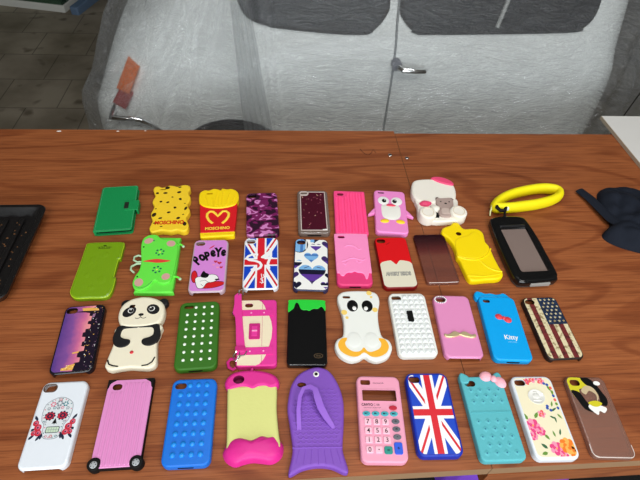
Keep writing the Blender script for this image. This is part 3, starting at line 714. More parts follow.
# white bumpy case
t = case('phone_case', 'white case covered in small square pyramid bumps with a black rectangle in the centre', .2078, .4094, -1)
b = MB(); b.shell(SOFT, 9.5, WS, 2.6, [CAM]); b.build('shell', t)
b = MB(); gx = 55/6; gy = 110/12; WB = mat('satin_white_plastic', (226, 230, 230), .3)
for i in range(6):
    for j in range(12):
        x0 = -27.5+gx*i; y0 = -55+gy*j; cx, cy = x0+gx/2, y0+gy/2
        if i < 2 and j > 10 and cx < -9: continue
        if abs(cx) < 6 and -2 < cy < 21 and False: continue
        h = 2.6; q = .5
        b.add([(x0+.2, y0+.2, 9.4), (x0+gx-.2, y0+.2, 9.4), (x0+gx-.2, y0+gy-.2, 9.4), (x0+.2, y0+gy-.2, 9.4), (cx-q*2.6, cy-q*2.6, 9.4+h), (cx+q*2.6, cy-q*2.6, 9.4+h), (cx+q*2.6, cy+q*2.6, 9.4+h), (cx-q*2.6, cy+q*2.6, 9.4+h)],
              [[0, 1, 5, 4], [1, 2, 6, 5], [2, 3, 7, 6], [3, 0, 4, 7], [4, 5, 6, 7]], WB)
b.build('pyramid_bumps', t, sharp=20)
b = MB(); b.slab(rrect(9.5, 20, .8, -1.5, 12), 9.4, 12.4, BLACK, .3); b.build('black_rectangle', t)

# moustache case
t = case('phone_case', 'pink hard case with a gold moustache ornament and jewelled camera ring', .2800, .4037, -3)
b = MB(); b.shell(STD, 9.3, mat('dusty_pink_plastic', (222, 140, 188), .32, coat=.2), 3.2, [CAM], zb=notch(24, -50, 9.3)); b.build('shell', t)
b = MB(); GD = mat('pale_gold_metal', (226, 206, 160), .28, metal=.6)
ms = smooth([(0, -14.5), (-5, -12), (-10, -12), (-15, -15.5), (-20, -17.5), (-23, -16), (-25.5, -18), (-24, -21.5), (-18, -23), (-10, -22), (-4, -20), (0, -18.6), (4, -20), (10, -22), (18, -23), (24, -21.5), (25.5, -18), (23, -16), (20, -17.5), (15, -15.5), (10, -12), (5, -12)], 4)
b.slab([(x, y-1) for x, y in ms], 9.2, 11.6, GD, 1.2); b.build('moustache', t)
o = cam_rim(t, mat('silver_ring', (205, 205, 205), .25, metal=.7), 2, 9.3)
b = MB()
for k in range(18):
    an = 2*pi*k/18; b.dome(-18.5+9.6*cos(an), 48.5+6.6*sin(an), 9.3, 1.2, 1.6, mat('pearl_bead', (240, 232, 236), .15, coat=.5), 8, 3)
b.build('jewels', o)

# blue case with red bow
t = case('phone_case', 'sky blue case with small red bow, white lettering and scalloped bow-shaped top', .3550, .3969, -4.2)
SB = mat('sky_blue_silicone', (0, 160, 232), .38)
b = MB(); b.shell(rrect(61, 119, 9), 10.5, SB, 2.6, [rrect(12, 7, 3.4, -18, 49.5, 4)]); b.build('shell', t)
b = MB(); b.slab(smooth([(-30.5, 54), (-34, 58), (-34, 66), (-29, 71), (-22, 70), (-15, 67), (-6, 68), (2, 66), (8, 66.5), (15, 69), (20, 67), (24, 62), (24, 58.5), (0, 58.5), (-24, 58.5)]), 0, 8.6, SB, 2); b.build('scalloped_top', t)
BR = mat('coral_red_rubber', (216, 62, 70), .4)
b = MB(); b.puff(ell(-4.5, 19, 6.2, 5.6, 18, -.3), 10.3, 3, BR, 5); b.puff(ell(9, 13.5, 6.4, 5.8, 18, -.3), 10.3, 3, BR, 5); b.puff(ell(2.5, 16.3, 3.4, 3.4), 11, 3, BR, 4); b.build('bow', t)
a = Art(10.5); a.text('Kitty', 6, -20, 11, WHITE, bold=.02); a.text('Hello Kitty', 6, -27.5, 3.2, mat('pale_blue_ink', (150, 214, 240), .4)); a.build('lettering', t); dock(t, -59.5, 10.5)

# US flag case
t = case('phone_case', 'worn stars and stripes flag case in faded red, cream and navy', .4341, .3955, .7)
b = MB(); b.shell(STD, 9.3, mat('dark_brown_plastic', (38, 26, 22), .4), 2.8, [CAM], zb=notch(22, -52, 9.3)); b.build('shell', t)
def worn(name, c1, c2):
    m = bpy.data.materials.new(name); m.use_nodes = True; nt = m.node_tree; p = nt.nodes['Principled BSDF']; p.inputs['Roughness'].default_value = .4
    tc = nt.nodes.new('ShaderNodeTexCoord'); n = nt.nodes.new('ShaderNodeTexNoise'); n.inputs['Scale'].default_value = 180; n.inputs['Detail'].default_value = 6
    nt.links.new(tc.outputs['Object'], n.inputs['Vector']); r = ramp(nt, [(.36, c1), (.5, c2)]); nt.links.new(n.outputs['Fac'], r.inputs[0]); nt.links.new(r.outputs[0], p.inputs['Base Color']); return m
WC = worn('aged_cream_print', (150, 132, 96), (216, 204, 166)); WR = worn('aged_red_print', (74, 24, 26), (112, 38, 38)); WN = worn('aged_navy_print', (16, 26, 44), (28, 44, 72))
a = Art(9.3, rrect(56, 112, 8), [CAM])
edges = [-30, -21, -12.5, -4, 4.5, 12.5, 21, 30]
for k in range(7): a.p(rect(edges[k], -60, edges[k+1], 60), WC if k % 2 == 0 else WR)
a.layer(); a.p(rect(-4, 4, 30, 60), WN); a.layer()
for j in range(7):
    for i in range(4 if j % 2 == 0 else 3): a.p(star(1+7.8*i+(3.9 if j % 2 else 0), 52-7*j, 2.7), WC)
a.build('flag_print', t)

# ================================================================== ROW 2
# lime case
t = case('phone_case', 'translucent lime green jelly case lying at the far left of the cases', -.3056, .5350, .5)
LM = clear('lime_jelly', (190, 225, 30), (138, 182, 8), .72, .25, .35)
lo = smooth([(-29, 59), (0, 60.5), (28, 60), (33, 54), (33, 44), (33, 22), (30, 18), (30, -16), (33, -20), (33, -48), (25, -60), (0, -60.5), (-21, -60), (-32, -49), (-33, -30), (-32, 20), (-32, 50)])
b = MB(); b.shell(lo, 8.5, LM, 3.5, [], wall=2); b.build('shell', t)
b = MB(); q = resample(inset(resample(lo, 3), 1.0), 3); b.tube([(x, y, 6.6) for x, y in q], .9, mat('lime_rim', (178, 214, 40), .35), 6, closed=True); b.build('thick_rim', t)
a = Art(8.5); a.text('ULTRA THIN', 1, 47.5, 4, BLACK, bold=.02); a.p(rect(-9, 44, 11, 44.8), BLACK); a.p(ell(1, 51, 3, 1.3), BLACK); a.build('moulded_text', t)
b = MB()
for x, y, r in ((-12, 18, 7), (8, 30, 5), (-14, -14, 6), (12, -24, 8), (-2, -40, 5)): b.puff(smooth([(x+r*cos(k*1.05)*random.uniform(.7, 1.2), y+r*1.4*sin(k*1.05)*random.uniform(.7, 1.2)) for k in range(6)], 4), 8.45, .35, LM, 3)
b.build('uneven_patches', t)

# green creature case
t = case('phone_case', 'bright green creature case with red mouth slit, dotted flowers and side loops', -.2084, .5455, 2.8)
LG = mat('neon_green_silicone', (104, 226, 72), .45, sss=.05)
b = MB(); b.shell(smooth([(-28, 57), (28, 56), (33.5, 50), (33, 10), (31.5, -30), (30, -60), (27, -66), (-26, -62), (-31, -56), (-28, -20), (-28, 30)], 4), 9.5, LG, 2.8); b.build('shell', t)
b = MB(); fo_ = smooth([(-32, 40), (-30, 55), (-20, 63), (-8, 62), (0, 54), (8, 50), (20, 50), (29, 40), (32, 24), (31, 0), (29, -24), (26, -43), (18, -49), (8, -47), (0, -41), (-7, -52), (-18, -60), (-29, -58), (-35, -45), (-33, -30), (-28, -18), (-27, 1), (-30, 22)])
b.slab(fo_, 8.5, 12.5, LG, 1.6); b.build('creature_body', t)
gp = mat('greyish_pink', (206, 160, 150), .5); gn = mat('dark_green_dot', (18, 100, 84), .5)
a = Art(12.5); a.p(smooth([(-24, 1), (-12, 4), (0, 4.6), (12, 2), (22, -1), (12, -3.6), (0, -4), (-12, -1.6)], 4), mat('tomato_red', (222, 66, 56), .4))
for cx, cy in ((2, 20), (1, -19)):
    for k in range(6): a.p(ell(cx+6.2*cos(k*pi/3+.3), cy+6.2*sin(k*pi/3+.3), 1.9, n=10), gn)
    a.p(ell(cx, cy, 1.5), mat('soft_yellow', (240, 206, 110), .45))
a.p(ell(-20, 48, 8, 6.5, 20, .5), gp); a.p(ell(19, 39, 8, 7, 20, -.6), gp); a.p(ell(-25, -44, 7, 8.5, 20, .3), gp); a.p(ell(17, -35, 7, 7, 20, .6), gp)
a.p(ell(-27, 34, 1.5), BLACK); a.p(ell(-29, -32, 1.5), BLACK); a.p(rect(-22, 47, -10, 49.4), gn)
a.ps(stroke([(-31, -50), (-22, -56), (-12, -53), (-4, -43)], .6), gn)
a.build('painted_details', t)
for pts in ([(-27, 3, 9), (-34, 2, 10), (-40, 6, 11), (-40, 13, 11), (-34, 17, 10), (-28, 15, 9)], [(-27, -1, 9), (-35, -2, 10), (-42, -8, 11), (-42, -15, 11), (-36, -21, 10)]):
    b = MB(); b.tube(pts, 1.7, mat('pale_silver_green', (176, 206, 170), .3), 8); b.build('side_loop', t)
for y in (37, -36):
    b = MB(); b.tube([(30, y+3, 9), (35, y+1, 10), (39, y-2, 10)], 1.8, LG, 8); b.dome(40, y-3, 8.5, 2.6, 2.4, mat('pale_silver_green', (176, 206, 170), .3), 10); b.build('side_knob', t)

# lilac cartoon-lettering case
t = case('phone_case', 'lilac case with bouncy black lettering, small red hearts and red white doodle', -.1217, .5382, .4)
b = MB(); b.shell(STD, 9.5, mat('clear_grey_edge', (196, 172, 184), .3, coat=.3), 3, [CAM], zb=notch(21, -52, 9.5)); b.build('shell', t)
LI = mat('lilac_print', (212, 134, 212), .35); a = Art(9.5, rrect(55.5, 111.5, 7), [rrect(17, 10.5, 5, -18.5, 48.5, 4)]); a.p(rect(-30, -60, 30, 60), LI); a.layer()
xs = -22
for ch, s, dy, rt in (('P', 29, 10, .75), ('o', 29, 16, .5), ('P', 26, 19.5, .3), ('e', 28, 25, .15), ('Y', 28, 27.5, .05), ('e', 27, 26, -.05)):
    a.text(ch, xs, dy, s, BLACK, rot=rt, bold=.06, sx=.62); xs += 9
a.ps([ell(2, 40, 6, 1.1, 12, .7)], RED)
a.p(heart(11, 6, 3.4), rose); a.p(heart(17.5, 3, 4), rose); a.p(heart(21, -7, 3), rose); a.p(heart(8, -1, 2), FP2); a.p(heart(15, -7, 2.4), FP2)
a.p(ell(-22, -26, 5, 13, 20, .1), RED); a.p(ell(8, -44, 21, 6.4, 24, .16), RED); a.layer()
a.ps(stroke(ell(-22, -26, 5, 13, 20, .1), .8, True), BLACK); a.ps(stroke(ell(8, -44, 21, 6.4, 24, .16), .8, True), BLACK); a.layer()
wb = smooth([(-20, -30), (-12, -26), (-4, -28), (4, -22), (14, -24), (18, -32), (10, -38), (0, -40), (-6, -50), (-14, -50), (-18, -42)], 4)
a.p(wb, WHITE); a.ps(stroke(wb, .8, True), BLACK); a.p(smooth([(-12, -26), (-8, -14), (-4, -18), (2, -22), (-2, -29)], 3), BLACK); a.p(ell(16, -33, 4, 1.6), BLACK)
a.layer(); a.ps(stroke([(-12, -36), (-4, -34), (2, -38)], .6), BLACK); a.ps(stroke([(-10, -42), (-6, -46)], .6), BLACK)
a.build('printed_design', t)

# flag case with large script
t = case('phone_case', 'white edged union flag case overlaid with large white script letters', -.0334, .5416, 0)
b = MB(); b.shell(STD, 9.3, WHITE_G, 2.8, [CAM], zb=notch(21, -50, 9.3)); b.build('shell', t)
a = Art(9.3, rrect(56.5, 112.5, 7), [rrect(19, 12.5, 6, -18.5, 48.5, 4)]); union_jack(a, 28.5, 56.5, (6.2, 9.2), (13, 3.2), oy=0)
a.ps(stroke(smooth([(-4, 13), (-14, 17), (-24, 12), (-22, 6), (-10, 3), (0, -2), (2, -10), (-4, -17), (-12, -19)], 4)[:40][::2] if False else [(-5, 17), (-14, 18), (-22, 14), (-25, 9), (-20, 5), (-10, 3), (-2, -1), (1, -7), (-1, -13), (-8, -17), (-15, -16)], 4.6), UW)
a.ps(stroke([(19, 30), (13, 22), (6, 15), (2, 11), (10, 9), (19, 9)], 4.6), UW); a.ps(stroke([(17, 32), (17, 14), (12, -4), (14, -14)], 4.6), UW)
a.layer(); a.ps(stroke([(1, -26), (2, -34), (4, -42), (2, -47)], 1.2), UW); a.ps(stroke([(4, -27), (6, -33), (0, -37), (5, -45), (-1, -44)], 1.2), UW)
a.build('flag_print', t)

# hearts case
t = case('phone_case', 'white case patterned with blue, black and purple striped hearts', .0535, .5365, -3.9)
b = MB(); b.shell(STD, 9.3, mat('dark_navy_edge', (44, 44, 78), .3), 3, [CAM], zb=notch(21, -52, 9.3)); b.build('shell', t)
HB = mat('heart_light_blue', (122, 176, 224), .35); HB2 = mat('heart_mid_blue', (70, 120, 186), .35); HP = mat('heart_purple', (92, 54, 150), .35); HN = mat('heart_navy', (20, 18, 46), .35); HD = mat('heart_plum', (58, 40, 96), .35)
fc_ = rrect(57, 113, 8); a = Art(9.3, fc_, [CAM]); a.p(rect(-30, -60, 30, 60), WHITE); a.layer()
def sheart(cx, cy, s, bands, rot=0):
    h = heart(cx, cy, s, rot); z = sum(b_[0] for b_ in bands); y = cy+s; H = 2*s
    for fr_, m in bands:
        y2 = y-H*fr_/z
        for tr in tris([h]):
            q = half(half(ccw(tr), (-99, y), (99, y), False), (-99, y2), (99, y2), True)
            if len(q) > 2 and abs(area(q)) > 1e-3: a.tri(q, m)
        y = y2
sheart(2, -21, 25, [(.9, HB), (1.4, HB), (1.3, HN), (1.8, HP), (1, HD)]); sheart(0, 15, 13.5, [(1, HB), (.7, HB2), (1.3, HB), (1, HB2)]); sheart(8, 39, 10.5, [(.8, HD), (.6, WHITE), (1, HP), (1, HP)])
sheart(-27, -1, 12, [(1, HB), (.5, WHITE), (1.3, HN), (1.2, HP)]); sheart(28, 10, 11, [(2, HD), (1, HP)]); sheart(28, 46, 10, [(2, HD), (1, HP)]); sheart(25, -46, 9, [(1, HP), (1, HN), (.6, WHITE), (1, HP)])
sheart(-29, -26, 9, [(1, HD)]); sheart(-24, -47, 9, [(1, HN), (1, HN)]); sheart(30, -26, 7, [(1, HN)]); sheart(5, 60, 13, [(1, HN), (1, HN)]); 
a.p(ell(-21, 43, 15, 19, 24), HN); a.layer(); a.p(ell(-22, 42, 13, 16.5, 24), HB); a.p(rect(-2, 50, 5, 60), HB); a.layer(); a.p(rect(-20, 26, -15, 60), HB2); a.p(rect(-10.6, 32, -8.6, 54), WHITE)
a.ps([stroke([(-12, -11), (-4, -7)], 1.2)[0], stroke([(10, -8), (18, -10)], 1.2)[0]], HD)
a.build('heart_print', t)

# pink melting ice-cream case
t = case('phone_case', 'light pink melting ice cream case with darker pink bottom edge', .1278, .5459, -2.2)
LP = mat('icecream_pink', (250, 144, 196), .38); DP = mat('raspberry_pink', (226, 62, 122), .4)
b = MB(); icam = rrect(13, 6, 3, -18, 50, 4); b.shell(SOFT, 9.5, DP, 2.6, [icam]); b.build('shell', t); dock(t, -59, 9.5)
b = MB(); mel = smooth([(-30.5, 40), (-30.5, 54), (-25, 59), (25, 59), (30.5, 54), (30.5, 20), (30.5, -20), (30, -33), (26.5, -32), (24.5, -38), (22, -45), (19, -45), (16.5, -36), (12, -32.5), (6, -32), (1, -29.5), (-4, -32), (-10, -32), (-15, -35), (-18, -39.5), (-23, -39), (-26, -34), (-30, -31), (-30.5, 0)], 4)
q = resample(mel, 2.5); b.rings([[(x, y, 9) for x, y in q], [(x, y, 10.6) for x, y in q], [(x, y, 11.2) for x, y in inset(q, .8)]], LP); b.flat(inset(q, .8), 11.2, LP, holes=[icam]); b.rings([[(x, y, 11.2) for x, y in icam], [(x, y, 8) for x, y in icam]], DP)
for pts in ([(-14, 26), (-8, 30), (2, 29), (8, 25), (12, 20), (16, 22)], [(-20, -8), (-14, -6), (-6, -1), (2, 0), (10, -3), (18, -5), (22, -1)], [(-18, -12), (-14, -15), (-10, -10)], [(6, -5), (10, -11), (14, -8)]): b.tube([(x, y, 11.2) for x, y in pts], 1.3, LP, 6, rz=.8)
b.build('melted_icing', t)

# red case with cream lower part
t = case('phone_case', 'red case with a cream lower half and outlined lettering', .2030, .5379, .3)
b = MB(); b.shell(STD, 9.5, mat('dark_red_plastic', (120, 10, 14), .3), 3, [CAM]); b.build('shell', t)
RD = mat('vivid_red_print', (216, 20, 26), .32); CP = mat('pale_cream_print', (222, 216, 194), .35)
a = Art(9.5, rrect(57, 113, 8), [CAM]); a.p(rect(-30, -60, 30, 60), RD); a.layer()
blr = smooth([(-29, -48), (-29, -14), (-28, -6), (-23, -1), (-10, 2), (-6, 0), (0, -7), (6, 0), (10, 2), (23, -1), (28, -6), (29, -14), (29, -48), (24, -57), (-24, -57)], 4)
a.p(blr, CP); a.layer(); a.ps([stroke([(-10, 40), (-3, 45)], 1)[0]], mat('dark_red_ink', (120, 10, 14), .4))
IK = mat('slate_ink', (70, 80, 96), .4); a.text('ANGRY BIRDS', 0, -28, 10.5, IK, bold=.07, sx=.66); a.layer(); a.text('ANGRY BIRDS', 0, -28, 10.5, CP, bold=-.005, sx=.66)
a.build('printed_design', t)

# clear plum fade case
t = case('phone_case', 'thin see-through case fading from plum at the top, between red and yellow cases', .2790, .5473, .8)
PF = clear('plum_fade_plastic', (230, 205, 200), (150, 90, 90), .12, .15); nt = PF.node_tree
tc = nt.nodes.new('ShaderNodeTexCoord'); sp = nt.nodes.new('ShaderNodeSeparateXYZ'); nt.links.new(tc.outputs['Object'], sp.inputs[0])
mr = nt.nodes.new('ShaderNodeMapRange'); mr.inputs['From Min'].default_value = .005; mr.inputs['From Max'].default_value = .055; nt.links.new(sp.outputs['Y'], mr.inputs['Value'])
rp = ramp(nt, [(0, (246, 236, 232)), (.35, (226, 170, 180)), (1, (160, 66, 108))]); nt.links.new(mr.outputs[0], rp.inputs[0]); nt.links.new(rp.outputs[0], [n for n in nt.nodes if n.type == 'BSDF_TRANSPARENT'][0].inputs[0])
rp2 = ramp(nt, [(0, (170, 120, 112)), (1, (92, 20, 54))]); nt.links.new(mr.outputs[0], rp2.inputs[0]); nt.links.new(rp2.outputs[0], [n for n in nt.nodes if n.type == 'BSDF_PRINCIPLED'][0].inputs['Base Color'])
b = MB(); b.shell(rrect(59, 114, 5), 7, PF, 1.4, [], wall=1.2); b.build('shell', t)
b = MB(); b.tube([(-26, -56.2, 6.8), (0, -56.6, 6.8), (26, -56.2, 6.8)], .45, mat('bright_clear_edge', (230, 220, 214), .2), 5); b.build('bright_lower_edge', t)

# yellow sculpted case
t = case('phone_case', 'solid bright yellow sculpted case with a lobed top and curved seams', .3488, .5536, 5.2)
YE = mat('bright_yellow_silicone', (248, 216, 6), .4, sss=.05)
yo = smooth([(-37, 65), (-29, 70), (-18, 73), (-9, 80), (0, 77), (2, 68), (6, 61), (20, 60), (32, 57), (38, 46), (35, 30), (33, 16), (36, 4), (35, -14), (35, -36), (36, -50), (31, -59), (20, -63), (0, -62), (-22, -62), (-30, -56), (-31, -35), (-31, -15), (-33, -5), (-30, 10), (-30, 28), (-34, 42), (-41, 54)])
b = MB(); yc = ell(-10, 49, 5.5, 5, 14, .3); b.shell(yo, 11, YE, 3.4, [yc]); b.build('body', t)
b = MB(); b.tube([(x, y, 10.9) for x, y in ((-32, -5), (-24, -11), (-14, -15), (-2, -17), (10, -15), (20, -10), (29, -3), (36, 6))], 1.6, YE, 8, rz=1.3); b.tube([(x, y, 10.9) for x, y in ((4, -17), (8, -28), (13, -36), (20, -42), (28, -46), (35, -48))], 1.5, YE, 8, rz=1.2)
b.tube([(x, y, 10.9) for x, y in ((-30, -50), (0, -55), (30, -53))], 1.0, YE, 6); b.build('curved_seams', t)
b = MB(); b.slab(smooth([(-30, -3), (-18, -11), (0, -14), (18, -9), (34, 7), (31, 25), (28, 40), (20, 50), (8, 42), (-4, 40), (-20, 34), (-27, 20)], 4), 10.6, 12, YE, 1.2); b.build('raised_panel', t)

# waterproof pouch with floating strap
t = thing('waterproof_pouch', 'large black waterproof phone box with clear window and yellow floating wrist strap', 'phone pouch', (.4410, .5631, TOP+.0004), radians(1.8))
GB = mat('glossy_black_frame', (14, 14, 15), .12, coat=.6)
po = smooth([(x*1.05, y) for x, y in [(-34, 66), (-28, 76), (-12, 80), (12, 80), (28, 77), (36, 66), (40, 20), (40, -20), (40, -60), (37, -72), (28, -80), (-26, -82), (-36, -74), (-39, -60), (-39, -20), (-38, 20)]])
wn = rrect(52, 106, 4, 2, -7)
b = MB(); q = resample(po, 3)
rs = [[(x, y, 5) for x, y in q], [(x, y, 11) for x, y in q]]
for k in range(1, 6):
    an = pi/2*k/5; rs.append([(x, y, 11+6*sin(an)) for x, y in inset(q, 5*(1-cos(an)))])
b.rings(rs, GB); b.flat(inset(q, 5), 17, GB, holes=[wn]); b.rings([[(x, y, 17) for x, y in wn], [(x, y, 13) for x, y in inset(ccw(wn), 1.5)]], GB); b.build('frame', t)
b = MB(); b.slab(inset(q, 1.2), 0, 6, mat('smoky_clear_base', (70, 64, 62), .15, coat=.4), 1); b.build('base_tray', t)
WM = clear('window_film', (210, 196, 190), (166, 146, 138), .55, .12, .3)
b = MB(); b.rings([[(x, y, 13.4) for x, y in wn], [(x, y, 13.9) for x, y in wn]], WM, True, True); b.build('window', t)
b = MB(); b.slab(rrect(48, 100, 4, 2, -7), 6.0, 7.2, mat('inner_foam', (112, 92, 84), .6), .4); b.build('inner_pad', t)
b = MB(); b.slab(rrect(50, 5, 1.5, 2, 51), 16.8, 17.8, mat('frame_ridge', (40, 40, 42), .2, coat=.5), .4); b.build('ridge', t)
b = MB(); b.box(-14, -84, 5, 22, -79.5, 12, mat('clear_latch', (150, 148, 144), .15, coat=.4), .8); b.build('latch', t)
b = MB(); SY = mat('yellow_neoprene', (238, 222, 10), .6, bump=(300, .4))
cr, sr = cos(radians(-1.8)), sin(radians(-1.8))
def wl(x, y): x, y = x-441, y-563.1; return (x*cr-y*sr, x*sr+y*cr)
sp_ = smooth([(426, 670), (440, 688), (466, 704), (500, 716), (540, 724), (566, 722), (576, 713), (570, 700), (548, 687), (515, 677), (480, 671), (450, 667)], 4)
b.tube([(*wl(x, y), 13.5) for x, y in sp_], 8.6, SY, 14, closed=True, rz=13); ws = b.build('wrist_strap', t, sharp=60)
b = MB(); b.tube([(*wl(428, 668), 20), (*wl(424, 660), 22), (*wl(430, 653), 20), (*wl(440, 655), 19), (*wl(444, 663), 20)], 3.6, DARK, 10); b.tube([(*wl(440, 655), 18), (*wl(437, 646), 17), (*wl(434, 637), 16)], 2.6, DARK, 8); b.dome(*wl(447, 661), 16, 4, 7, mat('white_toggle', (220, 220, 215), .4), 12); b.build('cord', ws)
b = MB(); b.tube([(*wl(422, 676), 20), (*wl(416, 662), 8), (*wl(415, 656), 3)], 1.6, mat('pale_tape', (216, 214, 160), .5), 6); b.build('binding_tape', ws)

# ================================================================== ROW 1 (farthest)
# green folio
t = case('phone_case', 'green leather wallet case with a closing tab, farthest left of back row', -.3037, .6795, 4.8)
GL = mat('green_leather', (16, 138, 74), .5, bump=(500, .5)); GL2 = mat('pale_green_edge', (120, 180, 150), .5)
fo = rrect(66, 120, 5, 0, 0)
fo = [(x if not (x > 20 and y < -45) else x, y) for x, y in fo]
b = MB(); b.slab(fo, 9.4, 12.2, GL, .8); b.build('front_cover', t)
b = MB(); b.slab(rrect(66, 120, 5), 0, 2.2, GL, .5); b.build('back_cover', t)
b = MB(); b.slab(rrect(60, 113, 6, 1, 1), 2.2, 9.4, DARK, .5); b.build('inner_holder', t)
b = MB(); b.slab(rrect(5, 118, 2, -32, 0), 0, 11.6, GL, 1.5); b.build('spine', t)
b = MB(); b.slab(rrect(24, 26, 2, 26, 3), 11.8, 13.2, GL, .6); b.slab(rrect(4, 26, 1, 37, 3), 1, 12.8, GL, .6); tb = b.build('closing_tab', t)
b = MB(); b.slab(rrect(8, 17, .8, 17, 3), 13, 13.8, mat('gunmetal_clasp', (58, 66, 56), .3, metal=.6), .3); b.build('clasp', tb)
a = Art(12.2); a.ps(stroke(rrect(62.6, 116.6, 4), .3, True), GL2); a.build('stitching', t)

# yellow wavy sponge-like case
t = case('phone_case', 'yellow wavy-edged case with dark brown spots and red lettering', -.2052, .6792, 4.9)
SY2 = mat('spotted_yellow_silicone', (244, 204, 44), .45)
so = smooth([(-33, 62), (-26, 63), (-19, 59), (-12, 61), (-5, 64), (3, 62), (10, 59), (18, 62), (25, 63), (33, 59), (35, 50), (32, 42), (33, 34), (36, 24), (34, 14), (31, 6), (33, -3), (36, -12), (33, -22), (30, -30), (32, -40), (35, -52), (32, -63), (24, -65), (14, -61), (4, -63), (-5, -61), (-14, -59), (-24, -62), (-31, -62), (-35, -52), (-33, -42), (-31, -32), (-34, -22), (-35, -12), (-32, -2), (-31, 8), (-35, 18), (-33, 28), (-31, 36), (-34, 46), (-36, 55)], 3)
scm = rrect(11, 3.4, 1.6, -17, 52, 3); b = MB(); b.shell(so, 12, SY2, 2.6, [scm]); b.build('shell', t)
a = Art(12, None, [scm]); BS = mat('dark_brown_spot', (44, 30, 16), .45)
for x, y, rx, ry, r in ((-9, 56, 4.5, 4, .3), (15, 55.5, 3.4, 1.8, .2), (14, 41, 3.8, 3, .2), (-12, 41, 4, 2.6, 0), (-27, 42, 2.8, 3, .8), (28, -6, 2.6, 5, -.4), (-29, -18, 4, 5.6, -.4), (-17, -28, 3.4, 2.2, .1), (15, -31, 4, 2.8, .4), (27, -47, 3.6, 5.6, .3), (-26, -40, 3, 2, 0), (-14, -50, 2.6, 1.2, 0), (24, -22, 2, 1.2, .1), (26, 8, 2, 1, 0), (-27, -2, 1.8, 1.2, 0), (-6, 14, 3, 2.2, .4), (8, -2, 2.6, 3, .2), (2, 28, 2, 1.6, 0), (17, 21, 2.6, 3.4, .3), (-19, 17, 3, 2.4, .3), (-3, -14, 3.4, 2.4, .2)): a.p(smooth([(x+rx*cos(k)*random.uniform(.85, 1.15)*cos(r)-ry*sin(k)*sin(r), y+rx*cos(k)*sin(r)+ry*sin(k)*cos(r)) for k in (0, .9, 1.8, 2.7, 3.6, 4.5, 5.4)], 3), BS)
a.layer(); a.text('MOSCHINO', 0, -41, 12.5, mat('red_orange_ink', (206, 40, 18), .4), bold=.05, sx=.78, rot=-.05); a.build('printed_design', t)

# fries carton case
t = case('phone_case', 'red carton of yellow fries case with a yellow heart-shaped letter', -.1160, .6682, 3)
RC = mat('carton_red', (214, 26, 34), .42); YF = mat('fries_yellow', (250, 214, 16), .42); YF2 = mat('shaded_fries_yellow', (226, 182, 10), .5)
b = MB(); b.shell(smooth([(-35, 22), (35, 18), (34, -10), (31, -52), (30, -63), (-29, -64), (-31, -52), (-34, -10)], 4) if False else [(-35, 24), (-33, -20), (-30.5, -55), (30.5, -55), (34, -20), (36, 20)], 11, RC, 1.6); b.build('carton', t)
b = MB(); b.slab([(-31.5, -54), (-30, -64), (-27, -65.5), (28, -64.5), (30.5, -63), (31.5, -54)], 0, 10.6, YF, 1.6); b.slab(rect(-24, -61, 24, -59.6), 10.4, 11, YF2, .2); b.build('base_band', t)
b = MB(); fr_ = smooth([(-37, 44), (-35, 54), (-27, 60), (-19, 58.5), (-10, 63), (-1, 61), (4, 58), (7, 63), (16, 60), (24, 61), (33, 56), (38, 47), (39, 34), (36, 22), (30, 13), (15, 8), (0, 6.5), (-16, 9), (-29, 15), (-36, 26)], 4)
fcm = rrect(12, 4, 2, -17, 48, 3); q = resample(fr_, 2.5); b.rings([[(x, y, 0) for x, y in q], [(x, y, 11.5) for x, y in q], [(x, y, 13) for x, y in inset(q, 1.6)]], YF); b.flat(inset(q, 1.6), 13, YF, holes=[fcm]); b.rings([[(x, y, 13) for x, y in fcm], [(x, y, 6) for x, y in fcm]], YF2)
for x0, y0, x1, y1 in ((-8, 10, -12, 36), (-8, 10, -2, 56), (6, 10, 9, 56), (14, 12, 22, 52), (-18, 13, -26, 42), (24, 14, 32, 40), (0, 10, 0, 34)): b.tube([(x0, y0, 12.9), (x1, y1, 12.9)], 1.1, YF, 6, rz=1.1)
b.build('fries', t)
b = MB(); HW = mat('heart_yellow', (252, 216, 70), .4)
hp = [(-9, -33), (-16, -25), (-20, -15), (-20, -7), (-15, -1), (-9, -2), (-4, -8), (0, -15), (4, -8), (9, -2), (15, -2), (20, -8), (19.5, -16), (15, -26), (8, -34)]
b.tube([(x, y+1, 11) for x, y in hp], 2.5, HW, 8, rz=1.2); b.build('heart_letter', t)
a = Art(11); a.text('MOSCHINO', 0, -45, 9.5, HW, bold=.035, sx=.88); a.build('lettering', t)

# camouflage case
t = case('phone_case', 'plum and lilac camouflage patterned case', -.0329, .6635, 2.3)
CA = bpy.data.materials.new('plum_camouflage'); CA.use_nodes = True; nt = CA.node_tree; pb = nt.nodes['Principled BSDF']; pb.inputs['Roughness'].default_value = .35
tc = nt.nodes.new('ShaderNodeTexCoord'); n1 = nt.nodes.new('ShaderNodeTexNoise'); n1.inputs['Scale'].default_value = 52; n1.inputs['Detail'].default_value = 1.5; n1.inputs['Distortion'].default_value = .8
mp = nt.nodes.new('ShaderNodeMapping'); mp.inputs['Scale'].default_value = (.8, 1.2, 0); nt.links.new(tc.outputs['Object'], mp.inputs[0]); nt.links.new(mp.outputs[0], n1.inputs['Vector'])
rp = ramp(nt, [(0, (44, 8, 36)), (.44, (116, 24, 86)), (.54, (206, 128, 188)), (.64, (132, 34, 100))], 'CONSTANT'); nt.links.new(n1.outputs['Fac'], rp.inputs[0]); nt.links.new(rp.outputs[0], pb.inputs['Base Color'])
b = MB(); b.shell(STD, 9.5, CA, 3, [CAM], inner=DARK, zb=notch(14, -54, 7)); b.build('shell', t)
cam_rim(t, mat('dark_plum_plastic', (40, 14, 34), .4), z=9.5)

